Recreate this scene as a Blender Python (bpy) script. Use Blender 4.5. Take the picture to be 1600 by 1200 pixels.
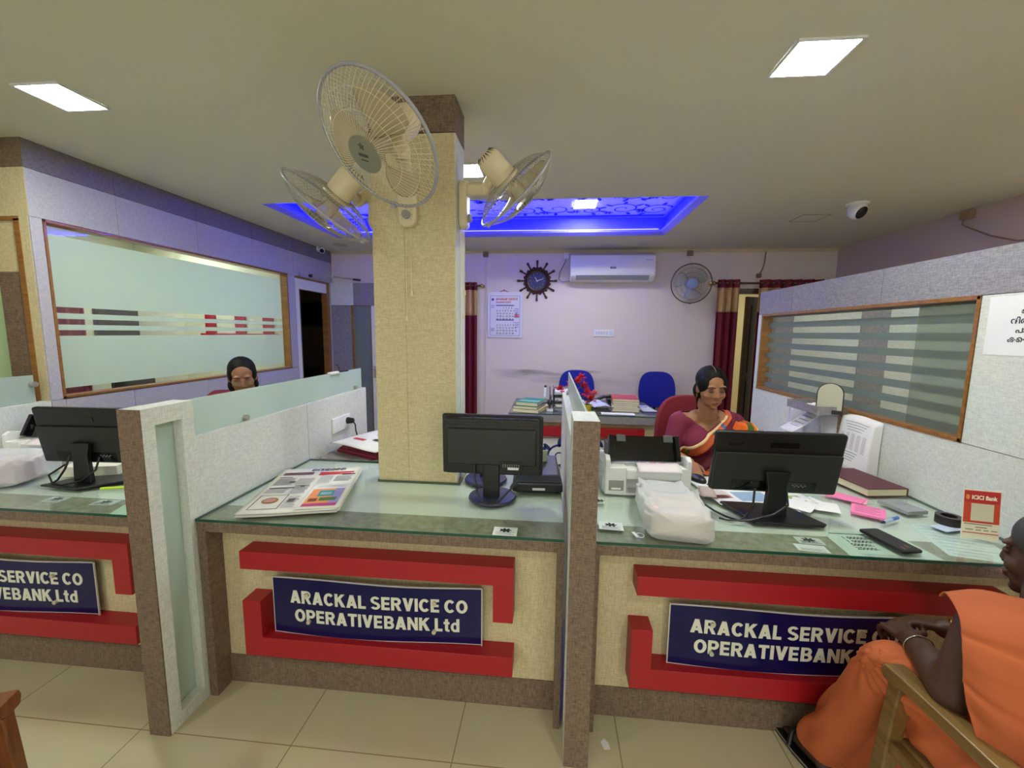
import bpy, bmesh, math, random
from mathutils import Vector, Matrix, Euler

random.seed(7)
for o in list(bpy.data.objects):
    bpy.data.objects.remove(o, do_unlink=True)
scene = bpy.context.scene
COL = scene.collection
PI = math.pi

# ------------------------------------------------------------------ camera
CAM_H = 1.55
def camera_axes(yaw, pitch, roll):
    cy, sy, cp, sp = math.cos(yaw), math.sin(yaw), math.cos(pitch), math.sin(pitch)
    f = Vector((sy*cp, cy*cp, sp)); rt = Vector((cy, -sy, 0)); u = rt.cross(f)
    c, s = math.cos(roll), math.sin(roll)
    return c*rt + s*u, -s*rt + c*u, f
RT, UP, FW = camera_axes(math.radians(-5.273), math.radians(-7.002), math.radians(0.660))
cam_data = bpy.data.cameras.new('camera'); cam = bpy.data.objects.new('camera', cam_data); COL.objects.link(cam)
cam_data.sensor_fit = 'HORIZONTAL'; cam_data.sensor_width = 36.0
cam_data.lens = 654.565/1600*36.0
cam_data.clip_start = 0.05; cam_data.clip_end = 60
cam.matrix_world = Matrix(((RT.x, UP.x, -FW.x, 0), (RT.y, UP.y, -FW.y, 0), (RT.z, UP.z, -FW.z, CAM_H), (0, 0, 0, 1)))
scene.camera = cam

# ------------------------------------------------------------------ world, exposure
world = bpy.data.worlds.new('world'); scene.world = world; world.use_nodes = True
bg = world.node_tree.nodes['Background']
bg.inputs[0].default_value = (0.98, 1.0, 0.93, 1); bg.inputs[1].default_value = 1.0   # soft daylight reaching in from the open street front
vs = scene.view_settings
vs.view_transform = 'Standard'; vs.look = 'None'; vs.gamma = 1; vs.use_curve_mapping = False
vs.exposure = 0.75
LAMP_STRENGTH = 80.0

# ------------------------------------------------------------------ materials
def lin(c):
    return tuple(((v/255)/12.92 if v/255 <= 0.04045 else ((v/255+0.055)/1.055)**2.4) for v in c) + (1,)
MATS = {}
def new_mat(name):
    m = bpy.data.materials.new(name); m.use_nodes = True
    nt = m.node_tree; b = nt.nodes['Principled BSDF']
    MATS[name] = m
    return m, nt, b
def N(nt, typ, **kw):
    n = nt.nodes.new(typ)
    for k, v in kw.items():
        setattr(n, k, v)
    return n
def mat(name, c, rough=0.5, metal=0.0, var=0.06, vscale=12.0, bump=0.0, coat=0.0, spec=0.5, trans=0.0):
    m, nt, b = new_mat(name)
    tc = N(nt, 'ShaderNodeTexCoord'); no = N(nt, 'ShaderNodeTexNoise')
    no.inputs['Scale'].default_value = vscale; no.inputs['Detail'].default_value = 3
    nt.links.new(tc.outputs['Object'], no.inputs['Vector'])
    mx = N(nt, 'ShaderNodeMix', data_type='RGBA')
    a = lin(c)
    mx.inputs[6].default_value = tuple(max(0, v*(1-var)) for v in a[:3])+(1,)
    mx.inputs[7].default_value = tuple(min(1, v*(1+var)) for v in a[:3])+(1,)
    nt.links.new(no.outputs[0], mx.inputs[0]); nt.links.new(mx.outputs[2], b.inputs['Base Color'])
    b.inputs['Roughness'].default_value = rough; b.inputs['Metallic'].default_value = metal
    b.inputs['Coat Weight'].default_value = coat; b.inputs['Specular IOR Level'].default_value = spec
    if trans: b.inputs['Transmission Weight'].default_value = trans
    if bump:
        bp = N(nt, 'ShaderNodeBump'); bp.inputs['Strength'].default_value = bump; bp.inputs['Distance'].default_value = 0.004
        nt.links.new(no.outputs[0], bp.inputs['Height']); nt.links.new(bp.outputs[0], b.inputs['Normal'])
    return m
def linen(name, c1, c2, s=300.0, rough=0.45, ratio=0.12):
    """woven-look laminate: short threads running both ways"""
    m, nt, b = new_mat(name)
    tc = N(nt, 'ShaderNodeTexCoord')
    outs = []
    for sc in ((s, s, s*ratio), (s*ratio, s*ratio, s)):
        mp = N(nt, 'ShaderNodeMapping'); mp.inputs['Scale'].default_value = sc
        no = N(nt, 'ShaderNodeTexNoise'); no.inputs['Scale'].default_value = 1.0; no.inputs['Detail'].default_value = 2
        nt.links.new(tc.outputs['Object'], mp.inputs[0]); nt.links.new(mp.outputs[0], no.inputs['Vector']); outs.append(no.outputs[0])
    ad = N(nt, 'ShaderNodeMath', operation='ADD'); nt.links.new(outs[0], ad.inputs[0]); nt.links.new(outs[1], ad.inputs[1])
    rp = N(nt, 'ShaderNodeMapRange'); rp.inputs[1].default_value = 0.72; rp.inputs[2].default_value = 1.28
    nt.links.new(ad.outputs[0], rp.inputs[0])
    big = N(nt, 'ShaderNodeTexNoise'); big.inputs['Scale'].default_value = 2.5; nt.links.new(tc.outputs['Object'], big.inputs['Vector'])
    mx = N(nt, 'ShaderNodeMix', data_type='RGBA'); mx.inputs[6].default_value = lin(c1); mx.inputs[7].default_value = lin(c2)
    nt.links.new(rp.outputs[0], mx.inputs[0])
    m2 = N(nt, 'ShaderNodeMix', data_type='RGBA', blend_type='MULTIPLY'); m2.inputs[0].default_value = 0.12
    nt.links.new(mx.outputs[2], m2.inputs[6]); nt.links.new(big.outputs['Color'], m2.inputs[7])
    nt.links.new(m2.outputs[2], b.inputs['Base Color'])
    b.inputs['Roughness'].default_value = rough; b.inputs['Specular IOR Level'].default_value = 0.35
    return m
def wood(name, c1, c2, scale=(3, 40, 40), rough=0.35, coat=0.3):
    m, nt, b = new_mat(name)
    tc = N(nt, 'ShaderNodeTexCoord'); mp = N(nt, 'ShaderNodeMapping'); mp.inputs['Scale'].default_value = scale
    no = N(nt, 'ShaderNodeTexNoise'); no.inputs['Scale'].default_value = 1.0; no.inputs['Detail'].default_value = 5; no.inputs['Distortion'].default_value = 1.2
    nt.links.new(tc.outputs['Object'], mp.inputs[0]); nt.links.new(mp.outputs[0], no.inputs['Vector'])
    rp = N(nt, 'ShaderNodeMapRange'); rp.inputs[1].default_value = 0.3; rp.inputs[2].default_value = 0.7
    nt.links.new(no.outputs[0], rp.inputs[0])
    mx = N(nt, 'ShaderNodeMix', data_type='RGBA'); mx.inputs[6].default_value = lin(c1); mx.inputs[7].default_value = lin(c2)
    nt.links.new(rp.outputs[0], mx.inputs[0]); nt.links.new(mx.outputs[2], b.inputs['Base Color'])
    b.inputs['Roughness'].default_value = rough; b.inputs['Coat Weight'].default_value = coat
    return m
def emit(name, c, strength):
    m, nt, b = new_mat(name)
    b.inputs['Base Color'].default_value = (0, 0, 0, 1); b.inputs['Specular IOR Level'].default_value = 0
    b.inputs['Emission Color'].default_value = tuple(c)+(1,); b.inputs['Emission Strength'].default_value = strength
    return m
def schlick(nt, f0):
    lw = N(nt, 'ShaderNodeLayerWeight'); lw.inputs[0].default_value = 0.5
    p = N(nt, 'ShaderNodeMath', operation='POWER'); p.inputs[1].default_value = 5; nt.links.new(lw.outputs['Facing'], p.inputs[0])
    m = N(nt, 'ShaderNodeMath', operation='MULTIPLY_ADD'); m.inputs[1].default_value = 0.8*(1-f0); m.inputs[2].default_value = f0
    nt.links.new(p.outputs[0], m.inputs[0]); return m
def sheet_glass(name, tint, ior=1.45, rough=0.0, maxg=0.9):
    """thin clear pane: tinted see-through plus mirror reflection"""
    m, nt, b = new_mat(name); nt.nodes.remove(b)
    out = nt.nodes['Material Output']
    tr = N(nt, 'ShaderNodeBsdfTransparent'); tr.inputs[0].default_value = tuple(tint)+(1,)
    gl = N(nt, 'ShaderNodeBsdfGlossy'); gl.inputs['Roughness'].default_value = rough
    mn = schlick(nt, 0.045 if ior < 1.6 else 0.09)
    mx = N(nt, 'ShaderNodeMixShader'); nt.links.new(mn.outputs[0], mx.inputs[0]); nt.links.new(tr.outputs[0], mx.inputs[1]); nt.links.new(gl.outputs[0], mx.inputs[2])
    nt.links.new(mx.outputs[0], out.inputs[0])
    return m
def frosted(name, c, through=0.25, rough=0.25, transl=0.45):
    """etched film: milky, lets light through softly"""
    m, nt, b = new_mat(name); nt.nodes.remove(b); out = nt.nodes['Material Output']
    df = N(nt, 'ShaderNodeBsdfDiffuse'); df.inputs[0].default_value = lin(c)
    tl = N(nt, 'ShaderNodeBsdfTranslucent'); tl.inputs[0].default_value = lin(c)
    m1 = N(nt, 'ShaderNodeMixShader'); m1.inputs[0].default_value = transl
    nt.links.new(df.outputs[0], m1.inputs[1]); nt.links.new(tl.outputs[0], m1.inputs[2])
    tr = N(nt, 'ShaderNodeBsdfTransparent'); tr.inputs[0].default_value = lin(c)
    m2 = N(nt, 'ShaderNodeMixShader'); m2.inputs[0].default_value = through
    nt.links.new(m1.outputs[0], m2.inputs[1]); nt.links.new(tr.outputs[0], m2.inputs[2])
    gl = N(nt, 'ShaderNodeBsdfGlossy'); gl.inputs['Roughness'].default_value = rough
    fr = schlick(nt, 0.03)
    m3 = N(nt, 'ShaderNodeMixShader'); nt.links.new(fr.outputs[0], m3.inputs[0])
    nt.links.new(m2.outputs[0], m3.inputs[1]); nt.links.new(gl.outputs[0], m3.inputs[2]); nt.links.new(m3.outputs[0], out.inputs[0])
    return m
def dirty_wall(name, c, dirt, bandz=None):
    """painted plaster with grubby scuffs gathered along a worn chair-height line"""
    m, nt, b = new_mat(name)
    tc = N(nt, 'ShaderNodeTexCoord')
    n1 = N(nt, 'ShaderNodeTexNoise'); n1.inputs['Scale'].default_value = 1.6; n1.inputs['Detail'].default_value = 6
    mp = N(nt, 'ShaderNodeMapping'); mp.inputs['Scale'].default_value = (1.2, 1, 9)
    nt.links.new(tc.outputs['Object'], mp.inputs[0])
    n2 = N(nt, 'ShaderNodeTexNoise'); n2.inputs['Scale'].default_value = 1.4; n2.inputs['Detail'].default_value = 8
    nt.links.new(tc.outputs['Object'], n1.inputs['Vector']); nt.links.new(mp.outputs[0], n2.inputs['Vector'])
    base = N(nt, 'ShaderNodeMix', data_type='RGBA'); a = lin(c)
    base.inputs[6].default_value = tuple(v*0.93 for v in a[:3])+(1,); base.inputs[7].default_value = a
    nt.links.new(n1.outputs[0], base.inputs[0])
    last = base.outputs[2]
    if bandz is not None:
        sp = N(nt, 'ShaderNodeSeparateXYZ'); nt.links.new(tc.outputs['Object'], sp.inputs[0])
        r1 = N(nt, 'ShaderNodeMapRange'); r1.inputs[1].default_value = bandz-0.22; r1.inputs[2].default_value = bandz
        nt.links.new(sp.outputs[2], r1.inputs[0])
        lt = N(nt, 'ShaderNodeMath', operation='LESS_THAN'); lt.inputs[1].default_value = bandz; nt.links.new(sp.outputs[2], lt.inputs[0])
        x1 = N(nt, 'ShaderNodeMapRange'); x1.inputs[1].default_value = -0.85; x1.inputs[2].default_value = -0.6; nt.links.new(sp.outputs[0], x1.inputs[0])
        x2 = N(nt, 'ShaderNodeMapRange'); x2.inputs[1].default_value = 1.9; x2.inputs[2].default_value = 0.6; nt.links.new(sp.outputs[0], x2.inputs[0])
        nr = N(nt, 'ShaderNodeMapRange'); nr.inputs[1].default_value = 0.42; nr.inputs[2].default_value = 0.66; nt.links.new(n2.outputs[0], nr.inputs[0])
        f = None
        for s in (r1, lt, x1, x2, nr):
            if f is None: f = s.outputs[0]
            else:
                mu = N(nt, 'ShaderNodeMath', operation='MULTIPLY'); nt.links.new(f, mu.inputs[0]); nt.links.new(s.outputs[0], mu.inputs[1]); f = mu.outputs[0]
        mu = N(nt, 'ShaderNodeMath', operation='MULTIPLY'); nt.links.new(f, mu.inputs[0]); mu.inputs[1].default_value = 0.75
        mx = N(nt, 'ShaderNodeMix', data_type='RGBA'); mx.inputs[7].default_value = lin(dirt)
        nt.links.new(mu.outputs[0], mx.inputs[0]); nt.links.new(last, mx.inputs[6]); last = mx.outputs[2]
    nt.links.new(last, b.inputs['Base Color']); b.inputs['Roughness'].default_value = 0.6; b.inputs['Specular IOR Level'].default_value = 0.2
    return m
def tiles(name, c1, c2, grout, size, ox, oy):
    m, nt, b = new_mat(name)
    tc = N(nt, 'ShaderNodeTexCoord'); mp = N(nt, 'ShaderNodeMapping'); mp.inputs['Location'].default_value = (-ox, -oy, 0)
    nt.links.new(tc.outputs['Object'], mp.inputs[0])
    br = N(nt, 'ShaderNodeTexBrick'); br.offset = 0; br.squash = 1
    br.inputs['Scale'].default_value = 1; br.inputs['Brick Width'].default_value = size; br.inputs['Row Height'].default_value = size
    br.inputs['Mortar Size'].default_value = 0.0022; br.inputs['Mortar Smooth'].default_value = 0.1
    br.inputs['Color1'].default_value = lin(c1); br.inputs['Color2'].default_value = lin(c2); br.inputs['Mortar'].default_value = lin(grout)
    nt.links.new(mp.outputs[0], br.inputs['Vector'])
    no = N(nt, 'ShaderNodeTexNoise'); no.inputs['Scale'].default_value = 5; no.inputs['Detail'].default_value = 6
    nt.links.new(tc.outputs['Object'], no.inputs['Vector'])
    mx = N(nt, 'ShaderNodeMix', data_type='RGBA', blend_type='MULTIPLY'); mx.inputs[0].default_value = 0.16
    nt.links.new(br.outputs['Color'], mx.inputs[6]); nt.links.new(no.outputs['Color'], mx.inputs[7]); nt.links.new(mx.outputs[2], b.inputs['Base Color'])
    b.inputs['Roughness'].default_value = 0.22; b.inputs['Specular IOR Level'].default_value = 0.45
    return m

cream = linen('cream_linen_laminate', (226, 212, 170), (196, 180, 138))
white_linen = linen('pale_grey_linen_laminate', (234, 237, 230), (206, 208, 201))
brown = linen('brown_linen_laminate', (146, 124, 106), (96, 78, 64))
left_linen = linen('grey_violet_linen_laminate', (198, 195, 200), (170, 167, 173))
band_linen = linen('glass_lit_linen_laminate', (182, 180, 160), (138, 136, 116))  # brown band under the glass, greenish reflected light painted into its colour
grey_linen = linen('grey_linen_laminate', (168, 164, 166), (122, 118, 122))
dark_linen = linen('dark_grey_linen_laminate', (140, 132, 134), (104, 97, 101))
red = mat('red_laminate', (166, 22, 34), 0.42)
white_lam = mat('white_laminate', (232, 234, 226), 0.3)
ceil_m = mat('ceiling_paint', (214, 209, 186), 0.75, var=0.02, vscale=2, spec=0.15)
wall_m = dirty_wall('back_wall_paint', (230, 216, 202), (96, 92, 88), 1.055)
wall2_m = dirty_wall('side_wall_paint', (205, 184, 178), (96, 92, 88))
lobby_m = mat('lobby_wall_paint', (205, 196, 172), 0.7, var=0.03)
floor_m = tiles('beige_floor_tile', (206, 196, 162), (200, 190, 156), (150, 138, 104), 0.615, -0.94, 1.315)
navy = mat('navy_acrylic', (17, 15, 74), 0.16, spec=.35)
letter = mat('white_lettering', (224, 224, 206), 0.45)
chrome = mat('chrome', (200, 200, 195), 0.18, 1.0)
bolt_m = mat('pale_steel_bolt', (204, 196, 172), 0.35, 0.25)
steel = mat('brushed_steel', (188, 184, 172), 0.4, 0.7)
oak = wood('varnished_oak_trim', (160, 110, 54), (126, 82, 36))
teak = wood('varnished_teak', (138, 108, 62), (106, 78, 40), (30, 3, 30))
redwood = wood('reddish_brown_wood', (140, 82, 40), (104, 56, 24), (40, 40, 4))
darkwood = wood('dark_brown_wood', (88, 70, 48), (66, 50, 32), (40, 40, 4))
edge_green = mat('glass_edge_green', (30, 78, 64), 0.15)
clear_green = sheet_glass('green_tinted_glass', (0.95, 0.985, 0.965), 1.45)
clear = sheet_glass('clear_glass', (0.93, 0.97, 0.95), 1.5)
mirror_glass = sheet_glass('window_glass', (0.9, 0.95, 0.92), 1.7)
frost = frosted('frosted_film', (230, 240, 233), 0.10, transl=0.68)
frost_div = frosted('frosted_divider_glass', (222, 236, 230), 0.20, transl=0.5)
frost_grey = frosted('grey_frosted_stripe', (150, 164, 158), 0.10)
frost_thin = frosted('thin_frost', (206, 214, 206), 0.72, rough=0.1)
black = mat('black_plastic', (18, 18, 19), 0.35)
black_gloss = mat('glossy_black_plastic', (14, 14, 16), 0.12)
charcoal = mat('charcoal_plastic', (33, 33, 32), 0.42)
ivory = mat('ivory_plastic', (222, 208, 172), 0.35)
grey_pl = mat('grey_plastic', (150, 152, 150), 0.4)
white_pl = mat('white_plastic', (232, 232, 230), 0.28, coat=0.3)
paper = mat('white_paper', (236, 234, 236), 0.8, var=0.03)
newsprint = mat('newsprint', (222, 220, 212), 0.85)
ink = mat('printed_ink', (50, 50, 56), 0.8)
ink_soft = mat('grey_print', (150, 150, 156), 0.8)
ink_red = mat('red_print', (205, 40, 48), 0.7)
lamp_m = emit('lamp_panel_glow', (0.95, 1.0, 0.92), LAMP_STRENGTH)
led_blue = emit('blue_led_glow', (0.012, 0.012, 1.0), 2.5)
led_ledge = emit('blue_ledge_glow', (0.012, 0.012, 1.0), 150.0)
# ------------------------------------------------------------------ mesh helpers
def worg(o):
    v = Vector((0, 0, 0))
    while o is not None:
        v += o.location; o = o.parent
    return v
class MB:
    """collects shapes in world space; build() links them as one mesh object"""
    def __init__(s, M=None):
        s.v = []; s.f = []; s.mi = []; s.M = M
    def add(s, verts, faces, mi=0, M=None):
        b = len(s.v)
        T = None
        if s.M is not None and M is not None: T = s.M @ M
        elif s.M is not None: T = s.M
        elif M is not None: T = M
        for p in verts:
            p = Vector(p); s.v.append(T @ p if T is not None else p)
        for f in faces:
            s.f.append([b+i for i in f]); s.mi.append(mi)
    def box(s, x0, x1, y0, y1, z0, z1, mi=0, M=None):
        v = [(x0,y0,z0),(x1,y0,z0),(x1,y1,z0),(x0,y1,z0),(x0,y0,z1),(x1,y0,z1),(x1,y1,z1),(x0,y1,z1)]
        s.add(v, [(0,3,2,1),(4,5,6,7),(0,1,5,4),(1,2,6,5),(2,3,7,6),(3,0,4,7)], mi, M); return s
    def cbox(s, c, d, mi=0, M=None):
        return s.box(c[0]-d[0]/2, c[0]+d[0]/2, c[1]-d[1]/2, c[1]+d[1]/2, c[2]-d[2]/2, c[2]+d[2]/2, mi, M)
    def prism(s, poly, z0, z1, mi=0, M=None):
        n = len(poly)
        v = [(x, y, z0) for x, y in poly]+[(x, y, z1) for x, y in poly]
        f = [tuple(reversed(range(n))), tuple(range(n, 2*n))]+[(i, (i+1) % n, n+(i+1) % n, n+i) for i in range(n)]
        s.add(v, f, mi, M); return s
    def tube(s, pts, r, n=8, mi=0, caps=True, closed=False, M=None):
        pts = [Vector(p) for p in pts]; m = len(pts)
        rr = r if isinstance(r, (list, tuple)) else [r]*m
        t0 = (pts[1]-pts[0]).normalized()
        up = Vector((0, 0, 1)) if abs(t0.z) < 0.9 else Vector((1, 0, 0))
        nrm = (up - t0*up.dot(t0)).normalized()
        v = []; f = []
        for i, p in enumerate(pts):
            if closed: t = (pts[(i+1) % m]-pts[i-1]).normalized()
            else: t = (pts[min(i+1, m-1)]-pts[max(i-1, 0)]).normalized()
            nrm = (nrm - t*nrm.dot(t)).normalized(); bi = t.cross(nrm)
            for k in range(n):
                a = 2*PI*k/n
                v.append(p+(nrm*math.cos(a)+bi*math.sin(a))*rr[i])
        for i in range(m if closed else m-1):
            for k in range(n):
                j = (i+1) % m
                f.append((i*n+k, i*n+(k+1) % n, j*n+(k+1) % n, j*n+k))
        if caps and not closed:
            f.append(tuple(reversed(range(n)))); f.append(tuple((m-1)*n+k for k in range(n)))
        s.add(v, f, mi, M); return s
    def cyl(s, p0, p1, r0, r1=None, n=24, mi=0, M=None):
        return s.tube([p0, p1], [r0, r0 if r1 is None else r1], n, mi, True, False, M)
    def lathe(s, prof, n=32, mi=0, M=None, caps=True):
        v = []; f = []
        for r, z in prof:
            for k in range(n):
                a = 2*PI*k/n; v.append((r*math.cos(a), r*math.sin(a), z))
        m = len(prof)
        for i in range(m-1):
            for k in range(n):
                f.append((i*n+k, i*n+(k+1) % n, (i+1)*n+(k+1) % n, (i+1)*n+k))
        if caps:
            f.append(tuple(reversed(range(n)))); f.append(tuple((m-1)*n+k for k in range(n)))
        s.add(v, f, mi, M); return s
    def ell(s, c, r, nu=24, nv=14, mi=0, M=None):
        v = []; f = []
        for j in range(nv+1):
            t = PI*j/nv
            for k in range(nu):
                a = 2*PI*k/nu
                v.append((c[0]+r[0]*math.sin(t)*math.cos(a), c[1]+r[1]*math.sin(t)*math.sin(a), c[2]-r[2]*math.cos(t)))
        for j in range(nv):
            for k in range(nu):
                f.append((j*nu+k, j*nu+(k+1) % nu, (j+1)*nu+(k+1) % nu, (j+1)*nu+k))
        s.add(v, f, mi, M); return s
    def grid(s, fn, nu, nv, mi=0, M=None):
        v = [fn(i/nu, j/nv) for j in range(nv+1) for i in range(nu+1)]
        f = [(j*(nu+1)+i, j*(nu+1)+i+1, (j+1)*(nu+1)+i+1, (j+1)*(nu+1)+i) for j in range(nv) for i in range(nu)]
        s.add(v, f, mi, M); return s
    def build(s, name, mats, parent=None, bev=0.0, smooth=None, solid=0.0, sub=0):
        off = worg(parent)
        me = bpy.data.meshes.new(name); me.from_pydata([p-off for p in s.v], [], s.f)
        ms = mats if isinstance(mats, (list, tuple)) else [mats]
        for m in ms: me.materials.append(m)
        me.polygons.foreach_set('material_index', s.mi)
        bm = bmesh.new(); bm.from_mesh(me); bmesh.ops.remove_doubles(bm, verts=bm.verts, dist=1e-6)
        if not solid: bmesh.ops.recalc_face_normals(bm, faces=bm.faces)
        bm.to_mesh(me); bm.free()
        if smooth is not None:
            me.polygons.foreach_set('use_smooth', [True]*len(me.polygons))
            if smooth: me.set_sharp_from_angle(angle=math.radians(smooth))
        o = bpy.data.objects.new(name, me); COL.objects.link(o)
        if parent is not None: o.parent = parent
        if solid:
            md = o.modifiers.new('thickness', 'SOLIDIFY'); md.thickness = solid; md.offset = 0
        if bev:
            md = o.modifiers.new('bevel', 'BEVEL'); md.width = bev; md.segments = 2; md.limit_method = 'ANGLE'
            md.harden_normals = False
        if sub:
            md = o.modifiers.new('subdivision', 'SUBSURF'); md.levels = sub; md.render_levels = sub
        return o
def thing(name, label, cat, loc=(0, 0, 0), group=None):
    o = bpy.data.objects.new(name, None); COL.objects.link(o); o.location = loc; o.empty_display_size = 0.05
    o['label'] = label; o['category'] = cat
    if group: o['group'] = group
    return o
def tag(o, label, cat, group=None):
    o['label'] = label; o['category'] = cat
    if group: o['group'] = group
    return o
def struct(o):
    o['kind'] = 'structure'; return o
def copy_tree(o, loc, label, group=None, parent=None):
    """a thing with copies of its parts and sub-parts (meshes shared)"""
    c = o.copy(); COL.objects.link(c)
    if parent is not None: c.parent = parent
    else:
        c.location = loc
        if label: c['label'] = label
        if group: c['group'] = group
    for ch in list(o.children): copy_tree(ch, None, None, None, c)
    return c
def apply_mesh(o):
    dg = bpy.context.evaluated_depsgraph_get(); dg.update()
    me = bpy.data.meshes.new_from_object(o.evaluated_get(dg), depsgraph=dg)
    old = o.data; o.modifiers.clear(); o.data = me
    return o
def text(name, body, size, m, M, parent=None, align='LEFT', extrude=0.0006, bold=0.0, width=None, ls=1.0):
    """lettering as a mesh; M places the text plane (x right, y up, z out of the surface) in world space"""
    cu = bpy.data.curves.new(name, 'FONT'); cu.body = body; cu.size = size; cu.align_x = align; cu.extrude = extrude; cu.offset = bold
    cu.space_line = ls; cu.resolution_u = 3
    t = bpy.data.objects.new(name, cu); COL.objects.link(t)
    dg = bpy.context.evaluated_depsgraph_get(); dg.update()
    me = bpy.data.meshes.new_from_object(t.evaluated_get(dg), depsgraph=dg)
    bpy.data.objects.remove(t, do_unlink=True)
    off = worg(parent)
    if width and len(me.vertices):
        xs = [v.co.x for v in me.vertices]; w = max(xs)-min(xs)
        if w > 0:
            for v in me.vertices: v.co.x *= width/w
    for v in me.vertices: v.co = M @ v.co - off
    me.materials.clear(); me.materials.append(m)
    o = bpy.data.objects.new(name, me); COL.objects.link(o)
    if parent is not None: o.parent = parent
    return o
def face_y(x, y, z):      # text plane facing the camera side (-Y)
    return Matrix(((1, 0, 0, x), (0, 0, -1, y), (0, 1, 0, z), (0, 0, 0, 1)))
def frame(origin, xax, yax):
    x = Vector(xax).normalized(); z = x.cross(Vector(yax)).normalized(); y = z.cross(x)
    o = Vector(origin)
    return Matrix(((x.x, y.x, z.x, o.x), (x.y, y.y, z.y, o.y), (x.z, y.z, z.z, o.z), (0, 0, 0, 1)))
def axis_frame(origin, zax, upish=(0, 0, 1)):
    z = Vector(zax).normalized(); x = Vector(upish).cross(z)
    if x.length < 1e-4: x = Vector((1, 0, 0))
    x.normalize(); y = z.cross(x); o = Vector(origin)
    return Matrix(((x.x, y.x, z.x, o.x), (x.y, y.y, z.y, o.y), (x.z, y.z, z.z, o.z), (0, 0, 0, 1)))
def rotz(x, y, z, a):
    return Matrix.Translation((x, y, z)) @ Matrix.Rotation(a, 4, 'Z')
def rrect(w, h, r, n=5):
    p = []
    for cx, cy, a0 in ((w/2-r, h/2-r, 0), (-w/2+r, h/2-r, PI/2), (-w/2+r, -h/2+r, PI), (w/2-r, -h/2+r, 3*PI/2)):
        for k in range(n+1):
            a = a0+PI/2*k/n; p.append((cx+r*math.cos(a), cy+r*math.sin(a)))
    return p
def scroll(mb, M, cx, cy, r, turns=1.6, w=0.012, a0=0.0, sgn=1, mi=0):
    """one ribbon spiral with leaves, drawn in the plane of M"""
    pts = []
    n = 34
    for i in range(n+1):
        t = i/n; a = a0+sgn*turns*2*PI*t; rad = r*(1-0.86*t)
        pts.append((cx+rad*math.cos(a), cy+rad*math.sin(a)))
    v = []
    for i, (x, y) in enumerate(pts):
        j0, j1 = max(i-1, 0), min(i+1, n)
        dx, dy = pts[j1][0]-pts[j0][0], pts[j1][1]-pts[j0][1]; L = math.hypot(dx, dy) or 1
        ww = w*(1-0.5*i/n)*0.5
        v += [(x-dy/L*ww, y+dx/L*ww, 0), (x+dy/L*ww, y-dx/L*ww, 0)]
    mb.add(v, [(2*i, 2*i+1, 2*i+3, 2*i+2) for i in range(n)], mi, M)
    for k in range(5):
        a = a0+sgn*k*0.9; rr = r*1.12; leaf(mb, M, cx+rr*math.cos(a), cy+rr*math.sin(a), w*2.2, w*0.9, a, mi)
def leaf(mb, M, x, y, l, w, a, mi=0):
    p = []
    for k in range(10):
        t = 2*PI*k/10; px, py = l*math.cos(t)/1.0, w*math.sin(t)
        p.append((x+px*math.cos(a)-py*math.sin(a), y+px*math.sin(a)+py*math.cos(a), 0))
    mb.add(p, [tuple(range(10))], mi, M)
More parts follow.
